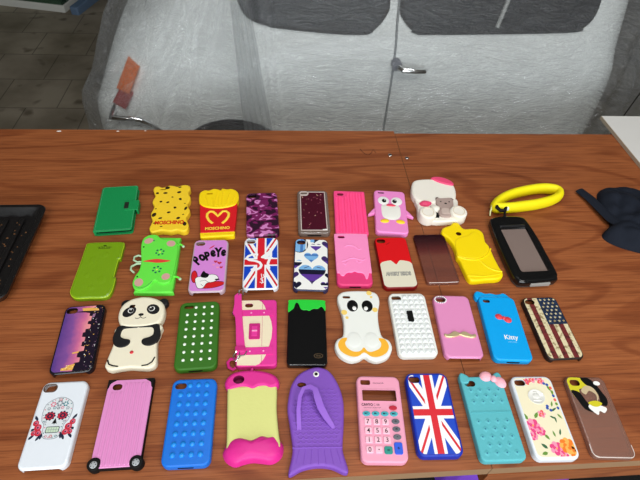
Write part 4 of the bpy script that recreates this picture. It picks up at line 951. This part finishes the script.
# glitter liquid case
t = case('phone_case', 'clear framed case filled with dark maroon glitter liquid', .0646, .6665, -1)
b = MB(); CL = clear('greyish_clear_plastic', (215, 205, 198), (150, 132, 122), .55, .12, .2); b.shell(rrect(60, 118, 8), 11, CL, 2, [], wall=1.5); b.build('clear_frame', t)
b = MB(); MR = mat('maroon_liquid', (70, 8, 30), .45, .2); gl = ccw([(-24, -52), (24, -52), (24, 53), (-8, 53), (-9, 46), (-12, 43), (-24, 43)]); b.slab(gl, 10.8, 11.6, MR, .3); lq = b.build('liquid_window', t)
b = MB(); LT = mat('pale_inner_line', (206, 190, 184), .3)
for q in stroke(gl, 1.6, True): b.slab(ccw(q), 11.4, 12, LT, .1)
b.build('pale_border', t)
b = MB()
for k in range(34):
    x = random.uniform(-22, 22); y = random.choice([random.uniform(-50, 48), random.uniform(30, 50)]); b.slab(ell(x if y < 42 else abs(x), y, random.uniform(.4, 1.1), n=6), 11.5, 11.8, mat('pink_glitter', (206, 110, 130), .2) if k % 3 else mat('gold_glitter', (220, 180, 150), .2), .1)
b.slab([(16, -50), (24, -49), (24, -52), (15, -52)], 11.6, 12.2, WHITE, .1); b.build('glitter', lq)
b = MB(); q = rrect(17, 10, 4.5, -17, 49.5, 4); b.rings([[(x, y, 11) for x, y in q], [(x, y, 12.2) for x, y in q], [(x, y, 12.2) for x, y in inset(q, 1.4)], [(x, y, 10.9) for x, y in inset(q, 1.4)]], LT); b.build('camera_hole_rim', t)
dock(t, -58.8, 11, w=26); 

# knit case
t = case('phone_case', 'hot pink case moulded like knitted ribs', .1368, .6651, -3)
KP = mat('knit_hot_pink', (250, 74, 138), .5)
b = MB(); kc = rrect(13, 8, 3.8, -18, 49, 4); b.shell(rrect(62, 119, 3.5), 9.6, KP, 1.6, [kc]); b.build('shell', t)
b = MB()
for c in range(10):
    x = -26.2+5.8*c
    for r in range(26):
        y = -55+4.3*r
        if x < -8 and y > 40: continue
        if y > 55: continue
        if c % 2: b.puff([(x-2.6, y-1.6), (x+2.6, y-1.6), (x+2.6, y+1.9), (x-2.6, y+1.9)], 9.5, 2.1, KP, 3, x, y)
        else: b.puff([(x-2.2, y-1.9), (x, y-3), (x+2.2, y-1.9), (x+2.2, y+1.9), (x, y+.8), (x-2.2, y+1.9)], 9.5, 1.2, KP, 3, x, y)
b.build('knitted_ribs', t)
a = Art(9.6); a.text('I I', 0, 50, 8, FP2, bold=.02); a.build('pale_marks', t)

# penguin case
t = case('phone_case', 'pink penguin case with little wings, white belly and yellow feet', .2156, .6647, -6.3)
PP = mat('penguin_pink_silicone', (238, 140, 204), .42); 
b = MB(); pcm = rrect(13, 5.5, 2.7, -17, 51, 3); b.shell(rrect(62, 118, 8), 11, PP, 2.6, [pcm]); b.build('shell', t); 
for s in (-1, 1):
    b = MB(); b.slab(smooth([(s*29, 10), (s*29, -4), (s*36, -9), (s*44, -11), (s*41, -5), (s*35, 4)], 4), 2, 8.5, PP, 1.8); b.build('wing', t)
b = MB(); b.puff(ell(-13, 28, 12, 13), 10.7, 1.4, WHITE, 5); b.puff(ell(13, 28, 12, 13), 10.7, 1.4, WHITE, 5); b.puff(smooth([(-19, 2), (-17, 16), (0, 19), (17, 16), (20, 2), (18, -16), (9, -25), (-8, -25), (-17, -17)], 4), 10.7, 2, mat('belly_white', (236, 234, 226), .45), 6); b.build('white_belly_and_face', t)
for x, y in ((-12, 27), (9, 27)):
    b = MB(); b.dome(x, y, 11.8, 4.6, 1.4, BLACK, 16, 3, 5.4); e = b.build('eye', t)
    b = MB(); b.dome(x+1, y+1, 12.9, 1.4, .5, WHITE, 8, 2); b.build('eye_glint', e)
b = MB(); b.puff(smooth([(-9, 15), (0, 19), (11, 15), (6, 11.5), (-4, 11.5)], 4), 11.9, 2.4, mat('beak_red', (222, 60, 90), .4), 4, p=1.6); b.build('beak', t)
for x, y, r in ((-13, -29, .15), (17, -29, -.15)):
    b = MB(); b.puff(ell(x, y, 9, 5.5, 18, r), 10.8, 2.4, mat('feet_yellow', (248, 206, 40), .42), 5); b.build('foot', t)

# chunky white figure case (plain stand-in)
t = case('phone_case', 'chunky white figure-shaped case holding a grey teddy, two round soles in front', .3147, .6955, -3.8)
IW = mat('warm_white_silicone', (240, 234, 222), .45, sss=.05)
hd = smooth([(-45, 44), (-38, 55), (-22, 60), (0, 62), (20, 61), (36, 55), (43, 42), (43, 22), (38, 4), (24, -7), (0, -12), (-30, -12), (-45, 0), (-49, 20)])
b = MB(); b.shell(smooth([(-38, 6), (36, 8), (40, -20), (40, -54), (14, -60), (-16, -62), (-42, -54), (-42, -20)]), 11, IW, 3); b.build('body', t)
b = MB(); b.shell(hd, 14, IW, 5); b.build('rounded_top', t)
HPK = mat('rose_pink_silicone', (234, 76, 120), .42)
b = MB(); b.slab(smooth([(-3, 62), (6, 67), (20, 66), (34, 59), (42, 48), (38, 41), (24, 44), (8, 51)], 4), 8, 16.5, HPK, 3); b.build('pink_top_patch', t)
b = MB(); b.puff(smooth([(-38, -12), (-28, -5), (-12, -9), (-14, -16), (-24, -23), (-36, -20)], 4), 9, 8, HPK, 6); b.build('pink_side_patch', t)
GT = mat('taupe_grey_silicone', (172, 150, 142), .5)
b = MB(); b.slab(smooth([(-4, 0), (0, 4), (6, 1), (18, 2), (26, 3), (32, 0), (31, -8), (29, -20), (22, -27), (24, -40), (18, -50), (0, -50), (-4, -38), (2, -28), (-4, -16)], 4), 9, 15.5, GT, 1.8)
b.slab(smooth([(4, -30), (18, -30), (20, -44), (3, -44)], 4), 15, 16.2, mat('light_taupe', (196, 176, 166), .5), .6); td = b.build('teddy', t)
a = Art(15.5); a.p(ell(5, -10, 1.6), BLACK); a.p(ell(22, -10, 1.6), BLACK); a.p(ell(14, -15, 2.6, 2), BLACK); a.ps(stroke([(-4, -3), (1, 2)], 1.4), BLACK); a.ps(stroke([(27, 1), (32, -3)], 1.4), BLACK); a.build('teddy_face', td)
b = MB(); b.puff(smooth([(-18, -20), (-6, -19), (2, -24), (0, -32), (-8, -38), (-18, -36)], 4), 10, 8, IW, 6); b.build('arm', t)
b = MB(); b.slab([(-12, -40), (-6, -36), (-2, -44), (-4, -52), (-12, -52)], 10.6, 11.6, BLACK, .3); b.build('black_gap', t)
for x, y in ((-27, -47), (34, -41)):
    b = MB(); b.slab(ell(x, y, 16.5, 17, 30), 0, 21, IW, 3.2); sl = b.build('sole', t)
    b = MB(); q = ell(x, y, 11, 11.5, 26); b.tube([(px, py, 21) for px, py in q], .7, mat('cream_groove', (222, 208, 184), .5), 6, closed=True); b.build('sole_groove', sl)

# ================================================================== other things on the table
# black ribbed tray
t = thing('tray', 'black ribbed plastic tray at the left edge of the table', 'tray', (-.60, .573, TOP+.0004))
TB = mat('black_tray_plastic', (22, 20, 20), .35, coat=.15, bump=(120, .3)); 
b = MB(); q = resample(rrect(350, 214, 16, n=6), 8)
b.rings([[(x*.94, y*.92, 0) for x, y in q], [(x, y, 20) for x, y in q], [(x, y, 22) for x, y in inset(q, 1.5)], [(x, y, 22) for x, y in inset(q, 8)], [(x, y, 20) for x, y in inset(q, 9.5)], [(x*.9, y*.86, 5) for x, y in q]], TB, cap0=True, cap1=True); b.build('tray_body', t)
b = MB()
for k in range(11):
    x = -150+28*k
    b.box(x, -84, 4.6, x+9, 82, 10, TB, 1.5)
b.build('tray_ribs', t)
b = MB(); CRB = mat('brown_crumb', (96, 62, 34), .8)
for k in range(60):
    x = random.uniform(90, 150); y = random.gauss(10, 45)
    if abs(y) < 80: b.dome(x, y, 5 if (x+150) % 28 > 10 else 10, random.uniform(.8, 2.2), 1.2, CRB, 6, 2)
o = b.build('crumbs', t); o['kind'] = 'stuff'

# dark cloth
NV = mat('dark_navy_cloth', (22, 27, 38), .85, .2, bump=(900, .5))
def folds(x, y):
    v = Vector((x*.02, y*.02, .3)); return 9*noise.noise(v)+14*abs(noise.noise(v*1.8+Vector((3, 1, 0))))-7*math.exp(-((y-642-(x-660)*.12)/9)**2)+3*sin((x*.5+y)*.11)
b = MB(); cl = smooth([(664, 708), (672, 722), (690, 735), (715, 736), (745, 736), (765, 724), (800, 700), (820, 640), (810, 580), (760, 545), (715, 540), (680, 553), (650, 566), (628, 582), (622, 598), (634, 612), (648, 620), (655, 640), (652, 660), (655, 685)], 4)
b.puff(cl, 0, 22, NV, 26, p=2.4, fn=folds)
b.tube([(632, 728, 5), (642, 700, 7), (650, 660, 9), (655, 635, 10), (664, 615, 12)], [10, 11, 12, 12, 10], NV, 10, rz=4)
tag(b.build('cloth', None, sharp=60, loc=(0, 0, TOP+.0006)), 'dark navy crumpled cloth with a strap, at the right edge of the table', 'cloth')

# white board lying at far right corner
b = MB(1); BW = mat('chalky_white_board', (214, 212, 208), .5, bump=(30, .4))
b.box(.815, .64, .0006, 1.42, 1.005, .0086, BW)
o = b.build('white_board', None, loc=(0, 0, TOP)); tag(o, 'white panel lying over the far right corner of the table', 'board')
b = MB(1); b.box(.8135, .64, .0004, .8152, 1.005, .0087, mat('pale_edge_strip', (176, 160, 140), .6)); b.build('edge_strip', o)

# purple bag under the table front
PB = mat('purple_bag_fabric', (112, 62, 186), .6, bump=(200, .5))
b = MB(); b.puff(smooth([(-120, -80), (0, -90), (125, -75), (130, 60), (40, 90), (-80, 85), (-130, 30)]), 0, 150, PB, 12, p=3, fn=lambda x, y: 8*noise.noise(Vector((x*.03, y*.03, 0))))
tag(b.build('bag', None, sharp=60, loc=(.43, .33, .4505)), 'purple bag on the added dark shelf under the near edge of the table', 'bag')

# ================================================================== CAR under plastic
CY = 1.25; HWD = .62          # near side plane and half width
SEC = [(.10, .16), (.03, .24), (.008, .34), (0, .46), (0, .60), (.002, .70), (.005, .755), (.010, .80), (.02, .85), (.04, .885), (.055, .92), (.085, 1.02), (.12, 1.14), (.16, 1.24), (.22, 1.31), (.32, 1.345), (.46, 1.36), (.62, 1.365)]
def interp(tb, x):
    if x <= tb[0][0]: return tb[0][1]
    for (a, b_), (c, d) in zip(tb, tb[1:]):
        if x <= c: return b_+(d-b_)*(x-a)/(c-a)
    return tb[-1][1]
ZT = [(-.56, .80), (-.50, .86), (-.42, .93), (-.30, 1.03), (-.15, 1.16), (0, 1.27), (.15, 1.34), (.3, 1.365), (.8, 1.365), (.92, 1.33), (.99, 1.24), (1.05, 1.1)]
def kk(x): return (interp(ZT, x)-.5)/(1.365-.5)
def shx(x, z): return x+max(0, z-.62)*.42*max(0, min(1, (-.12-x)/.35))
def endin(x, x0=-.56, x1=1.05, r=.13):
    d = max(0, (x0+r)-x, x-(x1-r)); return r-sqrt(max(0, r*r-d*d))
def bodyY(x, z):
    z0 = z if z < .5 else .5+(z-.5)/kk(x)
    return CY+endin(x)+interp([(b_, a) for a, b_ in SEC], z0)
def sec_pts(x, off=0, fn=None, scale_in=0, x0=-.56, x1=1.05):
    out = []; k = kk(max(-.56, min(1.05, x))); e = endin(x, x0, x1)
    full = [(CY+e+a, z) for a, z in SEC]; mid = CY+HWD
    full = full+[(2*mid-y, z) for y, z in full[-2::-1]]
    n = len(full)
    for i, (y, z) in enumerate(full):
        zz = z if z < .5 else .5+(z-.5)*k
        # outward offset
        a, b_ = full[max(0, i-1)], full[min(n-1, i+1)]; dy, dz = b_[0]-a[0], b_[1]-a[1]; l = math.hypot(dy, dz) or 1
        out.append((shx(x, zz), y-dz/l*off, zz+dy/l*off))
    return out
CP_ = mat('white_car_paint', (242, 245, 244), .35, coat=.3)
car = thing('car', 'small old white car wrapped in plastic film behind the table', 'car', (.25, CY+HWD, 0))
def cb(b, name, parent=car, **k): 
    o = b.build(name, parent, **k)
    if parent is car: o.location = (-.25, -(CY+HWD), 0)
    return o
b = MB(1); xs_ = [-.56+.13*(1-cos(pi/2*i/8)) for i in range(8)]+[-.43+.04*i for i in range(34)]+[1.05-.13*(1-cos(pi/2*i/8)) for i in range(7, -1, -1)]
xs_ = sorted(set(round(x, 4) for x in xs_)); rs = [sec_pts(x) for x in xs_]
b.rings(rs, CP_, True, True, closed=True); cb(b, 'body', sharp=50)
def surf_poly(poly, off, m, name, parent=car, thick=.006):
    """thin shaped panel following the body side"""
    b = MB(1); poly = ccw(poly)
    poly = [(x, z) for x, z in poly]; q = resample(poly, .03)
    bot = [(shx(x, z), bodyY(x, z)-off+thick, z) for x, z in q]; top = [(shx(x, z), bodyY(x, z)-off, z) for x, z in q]
    b.rings([bot, top], m)
    # fill with horizontal strips so that it bends with the body
    zs = [z for x, z in q]; z0, z1 = min(zs), max(zs); n = max(2, int((z1-z0)/.02))
    for i in range(n):
        za, zb_ = z0+(z1-z0)*i/n, z0+(z1-z0)*(i+1)/n
        s = half(half(q, (-9, za), (9, za), True), (-9, zb_), (9, zb_), False)
        if len(s) < 3: continue
        xa = min(x for x, z in s); xb = max(x for x, z in s); nx = max(1, int((xb-xa)/.025))
        for j in range(nx):
            c0, c1 = xa+(xb-xa)*j/nx, xa+(xb-xa)*(j+1)/nx
            s3 = half(half(s, (c0, -9), (c0, 9), False), (c1, -9), (c1, 9), True)
            if len(s3) > 2: b.add([(shx(x, z), bodyY(x, z)-off, z) for x, z in s3], [list(range(len(s3)))], m)
    return cb(b, name, parent, sharp=60)
GLS = mat('dark_car_glass', (20, 23, 29), .3, .3); SEAL = mat('black_window_rubber', (24, 24, 26), .6)
def rr2(x0, z0, x1, z1, r): return rrect(x1-x0, z1-z0, r, (x0+x1)/2, (z0+z1)/2, 6)
w1 = [(-.03, .893), (.02, .888), (.22, .884), (.26, .897), (.288, .93), (.292, .97), (.288, 1.18), (.26, 1.21), (.05, 1.20), (-.0, 1.17), (-.07, 1.05), (-.098, .97), (-.09, .925), (-.07, .905)]
w2 = [(.38, .893), (.42, .889), (.80, .900), (.85, .91), (.875, .94), (.875, 1.0), (.85, 1.18), (.82, 1.22), (.40, 1.22), (.36, 1.2), (.338, 1.16), (.336, .96), (.345, .92)]
for w in (w1, w2):
    w = smooth(w, 4); s_ = surf_poly(ccw(inset(w, -.008)), .004, SEAL, 'window_seal'); surf_poly(w, .0065, GLS, 'window_pane')
b = MB(1); b.tube([(.325, bodyY(.325, z), z) for z in (.30, .4, .5, .6, .7, .76, .8, .85, .9, 1.0, 1.1, 1.2, 1.27)], .0035, mat('door_gap_shadow', (150, 154, 156), .7), 6); cb(b, 'door_gap')
b = MB(1); b.tube([(.60, bodyY(.60, .90)-.012, .905), (.63, bodyY(.63, 1.0)-.010, 1.03), (.64, bodyY(.64, 1.1)-.010, 1.16)], .006, mat('pale_grey_bar', (176, 178, 176), .4), 8); cb(b, 'slanting_window_bar')
b = MB(1); y_ = CY-.035; b.tube([(.335, CY, .812), (.335, y_+.012, .812), (.342, y_, .812), (.38, y_, .810), (.405, y_+.004, .808), (.41, y_+.014, .808)], [.008, .008, .007, .0065, .006, .005], CHROME, 10); b.tube([(.33, CY+.01, .812), (.33, CY-.012, .812)], .014, mat('grey_lock_plate', (120, 122, 134), .4), 12); cb(b, 'door_handle')
ac_ = [(-.138+.198*cos(a_), .432+.198*sin(a_)) for a_ in (2*pi*i/40 for i in range(40))]
surf_poly([(x, z) for x, z in ac_ if z > .16], .004, mat('wheel_arch_black', (16, 16, 17), .7), 'wheel_arch')
for wx in (-.138,):
    if wx > 0:
        surf_poly([(wx+.138+x, z) for x, z in ac_ if z > .16], .004, mat('wheel_arch_black', (16, 16, 17), .7), 'wheel_arch')
    for sy in (-1, 1):
        cy_ = CY-.012 if sy < 0 else CY+2*HWD+.012-.14
        b = MB(1); R = .255
        prof_ = [(0, .06), (.02, .10), (.16, .115), (.17, .13), (.235, .14), (.255, .12), (.255, .02), (.235, 0), (.17, .005), (0, .03)]
        rs = [[(wx+max(r, .001)*cos(2*pi*i/28), cy_+(.14-d if sy < 0 else d), R+max(r, .001)*sin(2*pi*i/28)) for i in range(28)] for r, d in prof_]
        b.rings(rs, mat('tyre_black', (24, 24, 25), .8)); w = cb(b, 'wheel')
b = MB(1); mid = CY+HWD
bp_ = [(-.335, CY+.02, .565), (-.345, CY-.015, .595), (-.368, CY-.030, .632), (-.395, CY-.034, .650), (-.44, CY-.034, .654), (-.474, CY-.028, .652), (-.480, CY+.02, .646), (-.480, CY+.07, .646)]
b.tube(bp_, .007, CHROME, 10); cb(b, 'bumper_bar'); b = MB(1); b.tube([(x, 2*mid-y, z) for x, y, z in bp_], .007, CHROME, 10); cb(b, 'bumper_bar')
for m_, z0, z1, nm in ((mat('orange_lamp', (226, 116, 50), .3), .690, .748, 'indicator_lamp'), (mat('red_lamp', (164, 62, 60), .3), .660, .689, 'tail_lamp')):
    surf_poly([(-.500, z0), (-.455, z0), (-.445, z1), (-.49, z1+(.012 if z1 > .7 else 0))], .02, m_, nm, thick=.02)

# plastic film
FM = bpy.data.materials.new('thin_plastic_film'); FM.use_nodes = True; nt = FM.node_tree; nt.nodes.clear(); N = nt.nodes.new; L = nt.links.new
out = N('ShaderNodeOutputMaterial'); tr = N('ShaderNodeBsdfTransparent'); tr.inputs[0].default_value = (.95, .96, .96, 1)
df = N('ShaderNodeBsdfDiffuse'); df.inputs[0].default_value = rgb(225, 227, 230); gl = N('ShaderNodeBsdfGlossy'); gl.inputs['Roughness'].default_value = .28; gl.inputs[0].default_value = (.9, .92, .95, 1)
tc = N('ShaderNodeTexCoord'); mp = N('ShaderNodeMapping'); mp.inputs['Rotation'].default_value = (0, radians(28), 0); mp.inputs['Scale'].default_value = (1, 1, 3.2); L(tc.outputs['Object'], mp.inputs[0])
na = N('ShaderNodeTexNoise'); na.inputs['Scale'].default_value = 15; na.inputs['Detail'].default_value = 6; na.inputs['Roughness'].default_value = .6; na.inputs['Distortion'].default_value = 1.2; L(mp.outputs[0], na.inputs['Vector'])
nb = N('ShaderNodeTexNoise'); nb.noise_type = 'RIDGED_MULTIFRACTAL'; nb.inputs['Scale'].default_value = 7; nb.inputs['Detail'].default_value = 5; L(mp.outputs[0], nb.inputs['Vector'])
ad = N('ShaderNodeMath'); ad.operation = 'MULTIPLY_ADD'; ad.inputs[1].default_value = .35; L(nb.outputs['Fac'], ad.inputs[0]); L(na.outputs['Fac'], ad.inputs[2])
bp = N('ShaderNodeBump'); bp.inputs['Strength'].default_value = 1; bp.inputs['Distance'].default_value = .09; 
mpc = N('ShaderNodeMapping'); mpc.inputs['Rotation'].default_value = (0, radians(-35), 0); mpc.inputs['Scale'].default_value = (1, 1, 4.5); L(tc.outputs['Object'], mpc.inputs[0])
nc = N('ShaderNodeTexNoise'); nc.inputs['Scale'].default_value = 26; nc.inputs['Detail'].default_value = 3; nc.inputs['Distortion'].default_value = 2; L(mpc.outputs[0], nc.inputs['Vector'])
ad2 = N('ShaderNodeMath'); ad2.operation = 'MULTIPLY_ADD'; ad2.inputs[1].default_value = .45; L(nc.outputs['Fac'], ad2.inputs[0]); L(ad.outputs[0], ad2.inputs[2]); L(ad2.outputs[0], bp.inputs['Height'])
L(bp.outputs[0], df.inputs['Normal']); L(bp.outputs[0], gl.inputs['Normal'])
ms_ = N('ShaderNodeMixShader'); ms_.inputs[0].default_value = .5; L(df.outputs[0], ms_.inputs[1]); L(gl.outputs[0], ms_.inputs[2])
lw = N('ShaderNodeLayerWeight'); lw.inputs['Blend'].default_value = .35; L(bp.outputs[0], lw.inputs['Normal'])
mr = N('ShaderNodeMapRange'); mr.inputs['To Min'].default_value = .13; mr.inputs['To Max'].default_value = .5; L(lw.outputs['Facing'], mr.inputs['Value'])
# creases in the film are doubled up and so less see-through
wr = N('ShaderNodeTexNoise'); wr.noise_type = 'RIDGED_MULTIFRACTAL'; wr.inputs['Scale'].default_value = 13; wr.inputs['Detail'].default_value = 4; wr.inputs['Distortion'].default_value = .8; wr.inputs['Roughness'].default_value = .55
mpd = N('ShaderNodeMapping'); mpd.inputs['Rotation'].default_value = (0, radians(30), 0); mpd.inputs['Scale'].default_value = (1, 1, 2.6); L(tc.outputs['Object'], mpd.inputs[0]); L(mpd.outputs[0], wr.inputs['Vector'])
wm = N('ShaderNodeMapRange'); wm.inputs['From Min'].default_value = 1.15; wm.inputs['From Max'].default_value = 2.1; wm.inputs['To Min'].default_value = 0; wm.inputs['To Max'].default_value = .42; L(wr.outputs['Fac'], wm.inputs['Value'])
sm = N('ShaderNodeMath'); sm.operation = 'ADD'; sm.use_clamp = True; L(mr.outputs[0], sm.inputs[0]); L(wm.outputs[0], sm.inputs[1])
m2 = N('ShaderNodeMixShader'); L(sm.outputs[0], m2.inputs[0]); L(tr.outputs[0], m2.inputs[1]); L(ms_.outputs[0], m2.inputs[2]); L(m2.outputs[0], out.inputs[0])
FX0, FX1 = -.59, 1.22
b = MB(1); rs = []
nst = 190
for i in range(nst+1):
    u = i/nst
    x = FX0+(FX1-FX0)*u
    k = kk(max(-.56, min(1.05, x))); e = endin(x, FX0, FX1, .16)
    base = [(CY+e+a, z) for a, z in SEC]; base[0] = (base[3][0]-.03, .02); base[1] = (base[3][0]-.02, .15); base[2] = (base[3][0]-.01, .3)
    full = base+[(2*(CY+HWD)-y, z) for y, z in base[-2::-1]]
    # densify
    dense = []
    if not i: counts = [max(1, int(math.hypot(q_[0]-p_[0], q_[1]-p_[1])/.022)) for p_, q_ in zip(full, full[1:])]
    for n_, (a, c), (d, f) in zip(counts, full, full[1:]):
        dense += [(a+(d-a)*j/n_, c+(f-c)*j/n_) for j in range(n_)]
    dense.append(full[-1]); row = []
    n_ = len(dense)
    for j, (y, z) in enumerate(dense):
        zz = z if z < .5 else .5+(z-.5)*k
        a, d = dense[max(0, j-1)], dense[min(n_-1, j+1)]; dy, dz = d[0]-a[0], (d[1]-a[1])*(k if z > .5 else 1); l = math.hypot(dy, dz) or 1
        v = Vector((x*4, y*2, zz*4)); off = .032+.012*noise.noise(v)+.010*noise.noise(v*2.7)+.004*noise.noise(v*8)
        if x < -.25: off += (.02+.05*(-.25-x))*abs(noise.noise(Vector((x*14+zz*5, 7, zz*1.2))))*2.2
        for xc, sl, am, wd_ in ((-.42, .55, .022, .012), (-.36, .5, .016, .009), (-.30, .42, .02, .012), (-.22, .30, .012, .008), (-.50, .6, .025, .015)):
            q_ = x+.0-xc-(zz-.75)*sl; off += am*math.exp(-(q_/wd_)**2) if x < -.1 else 0
        s_ = x+.07+(zz-.9)*.10; off += .045*math.exp(-(s_/.022)**2)+.02*math.exp(-((s_-.05)/.012)**2)
        s_ = x-.97-(zz-.8)*.18; off += .03*math.exp(-(s_/.02)**2)+.03*math.exp(-((s_-.07)/.015)**2)
        row.append((shx(x, zz), y-dz/l*off, max(.003, zz+dy/l*off)))
    rs.append(row)
b.rings(rs, FM, closed=False)
for row, fl in ((rs[0], 0), (rs[-1], 1)):                     # end curtains
    n_ = len(row); cx_ = row[0][0]; fs = []; vs = list(row)
    for j in range(n_//2): 
        a_, b_ = j, n_-1-j
        if b_-a_ > 1: fs.append([a_, a_+1, b_-1, b_])
    b.add(vs, fs, FM)
tag(b.build('plastic_sheet', None, sharp=180), 'clear crinkled plastic dust sheet draped over the white car', 'plastic sheet')
# a looser outer flap of film with bunched strip near the rear window
b = MB(1); rs = []
for i in range(46):
    z = .30+.85*i/45
    row = []
    for j in range(61):
        u = j/60; wdt = .05+.10*max(0, .95-z)
        x = -.085-(z-.9)*.12+(u-.5)*wdt
        row.append((x, min(bodyY(x, z), bodyY(x+.03, z))-.085-.014*sin(u*pi)-(.010+.004*sin(z*5))*sin(u*5*2*pi+z*4+sin(z*9))-.008*noise.noise(Vector((u*5, z*3, 1))), z))
    rs.append(row)
b.rings(rs, FM, closed=False); tag(b.build('plastic_strip', None, sharp=180), 'bunched strip of plastic film hanging down beside the rear car window', 'plastic strip')
# thin dark cable at the right
b = MB(1); b.tube([(.90+.04, 1.02, .0), (.93, 1.06, .45), (.945, 1.10, .62), (.975, 1.12, .75), (1.0, 1.13, .88), (.985, 1.15, 1.0), (.975, 1.17, 1.15)], .0016, DARK, 6)
tag(b.build('cable', None), 'thin dark cord hanging against the plastic at the far right', 'cord')

# ---------------------------------------------------------------- display box on the floor, far left
t = thing('display_cabinet', 'white based glass display box on the floor at the far left', 'cabinet', (-1.75, 3.75, 0), radians(-12))
b = MB(1); WP = mat('off_white_metal', (196, 196, 190), .5); b.box(-.36, -.20, 0, .36, .25, .045, WP, .004); b.build('base', t)
b = MB(1); b.box(-.34, -.18, .045, .34, .23, .05, mat('pale_grey_liner', (150, 160, 150), .6)); b.build('liner', t)
GG = clear('greenish_glass', (190, 214, 196), (90, 120, 100), .25, .05, .1)
for x0, y0, x1, y1 in ((-.35, -.19, -.342, .24), (.342, -.19, .35, .24), (-.342, .232, .342, .24), (-.342, -.19, .342, -.182)):
    b = MB(1); b.box(x0, y0, .045, x1, y1, .6, GG); b.build('glass_panel', t)
b = MB(1); b.box(-.36, -.20, .6, .36, .25, .63, WP, .004); b.build('lid', t)
t = thing('stand', 'blue-grey metal foot beside the glass display box', 'stand', (-1.30, 3.72, 0), radians(-14))
b = MB(1); b.box(-.03, -.28, 0, .03, .3, .05, mat('blue_grey_metal', (92, 112, 138), .4), .006); b.build('foot_bar', t)
b = MB(1); b.box(-.025, .1, .05, .025, .15, .9, mat('blue_grey_metal', (92, 112, 138), .4)); b.build('upright', t)

# ================================================================== light
w = bpy.data.worlds.new('room_light'); scene.world = w; w.use_nodes = True
w.node_tree.nodes['Background'].inputs[0].default_value = rgb(200, 205, 212); w.node_tree.nodes['Background'].inputs[1].default_value = .3
def ceiling_light(loc, rz, power, col, label):
    t = thing('ceiling_light', label, 'ceiling light', loc, rz)
    b = MB(1); b.box(-.75, -.12, -.04, .75, .12, 0, WP, .004); b.build('housing', t)
    l = bpy.data.lights.new('fluorescent_light', 'AREA'); l.shape = 'RECTANGLE'; l.size = 1.4; l.size_y = .2; l.energy = power; l.color = col
    o = bpy.data.objects.new('fluorescent_light', l); COL.objects.link(o); o.parent = t; o.location = (0, 0, -.045)
ceiling_light((-.5, -1.3, 3.46), 0, 40, (1, .97, .92), 'long fluorescent ceiling light behind the camera')
ceiling_light((.3, .85, 3.46), 0, 22, (.96, .98, 1), 'long fluorescent ceiling light above the car side of the table')
b = MB(1); b.box(-1.9, -2.5, .9, 1.9, -2.47, 2.7, mat('fill_panel_white', (200, 200, 196), .5)); struct(b.build('fill_light_panel'))  # unseen panel added behind the fill light, not a real window
l = bpy.data.lights.new('car_fill_light', 'AREA'); l.shape = 'RECTANGLE'; l.size = 3.5; l.size_y = 1.6; l.energy = 105; l.color = (.88, .95, 1)  # area light added to brighten the car side, no known source there
o = bpy.data.objects.new('car_fill_light', l); COL.objects.link(o); o.location = (0, -2.455, 1.8); o.rotation_euler = (radians(90), 0, 0)
t = thing('hanging_lamp', 'low hanging work lamp above the near right corner of the table', 'lamp', (.85, -.45, 2.45))
b = MB(1); b.box(-.42, -.2, 0, .42, .2, .05, WP, .004); b.build('lamp_shade', t)
for x in (-.35, .35):
    b = MB(1); b.tube([(x, 0, .05), (x, 0, 1.05)], .003, DARK, 6); b.build('suspension_cord', t)
l = bpy.data.lights.new('work_light', 'AREA'); l.shape = 'RECTANGLE'; l.size = .8; l.size_y = .36; l.energy = 18; l.color = (1, .965, .91)
o = bpy.data.objects.new('work_light', l); COL.objects.link(o); o.parent = t; o.location = (0, 0, -.005)

# ================================================================== camera
YAW = radians(7.0); pitch = .823683; roll = .0757864
f = Vector((0, cos(pitch), -sin(pitch))); u = Vector((0, sin(pitch), cos(pitch))); r = Vector((1, 0, 0))
r2 = r*cos(roll)+u*sin(roll); u2 = -r*sin(roll)+u*cos(roll)
R = Matrix.Rotation(-YAW, 3, 'Z'); r2, u2, f = R@r2, R@u2, R@f
cd = bpy.data.cameras.new('camera'); cam = bpy.data.objects.new('camera', cd); COL.objects.link(cam)
M = Matrix((r2, u2, -f)).transposed().to_4x4(); M.translation = Vector((0, 0, TOP+.65337)); cam.matrix_world = M
cd.sensor_width = 36; cd.lens = 481.72/640*36; cd.clip_start = .01
scene.camera = cam
vs = scene.view_settings; vs.view_transform = 'Standard'; vs.look = 'None'; vs.gamma = 1; vs.use_curve_mapping = False; vs.exposure = -0.22
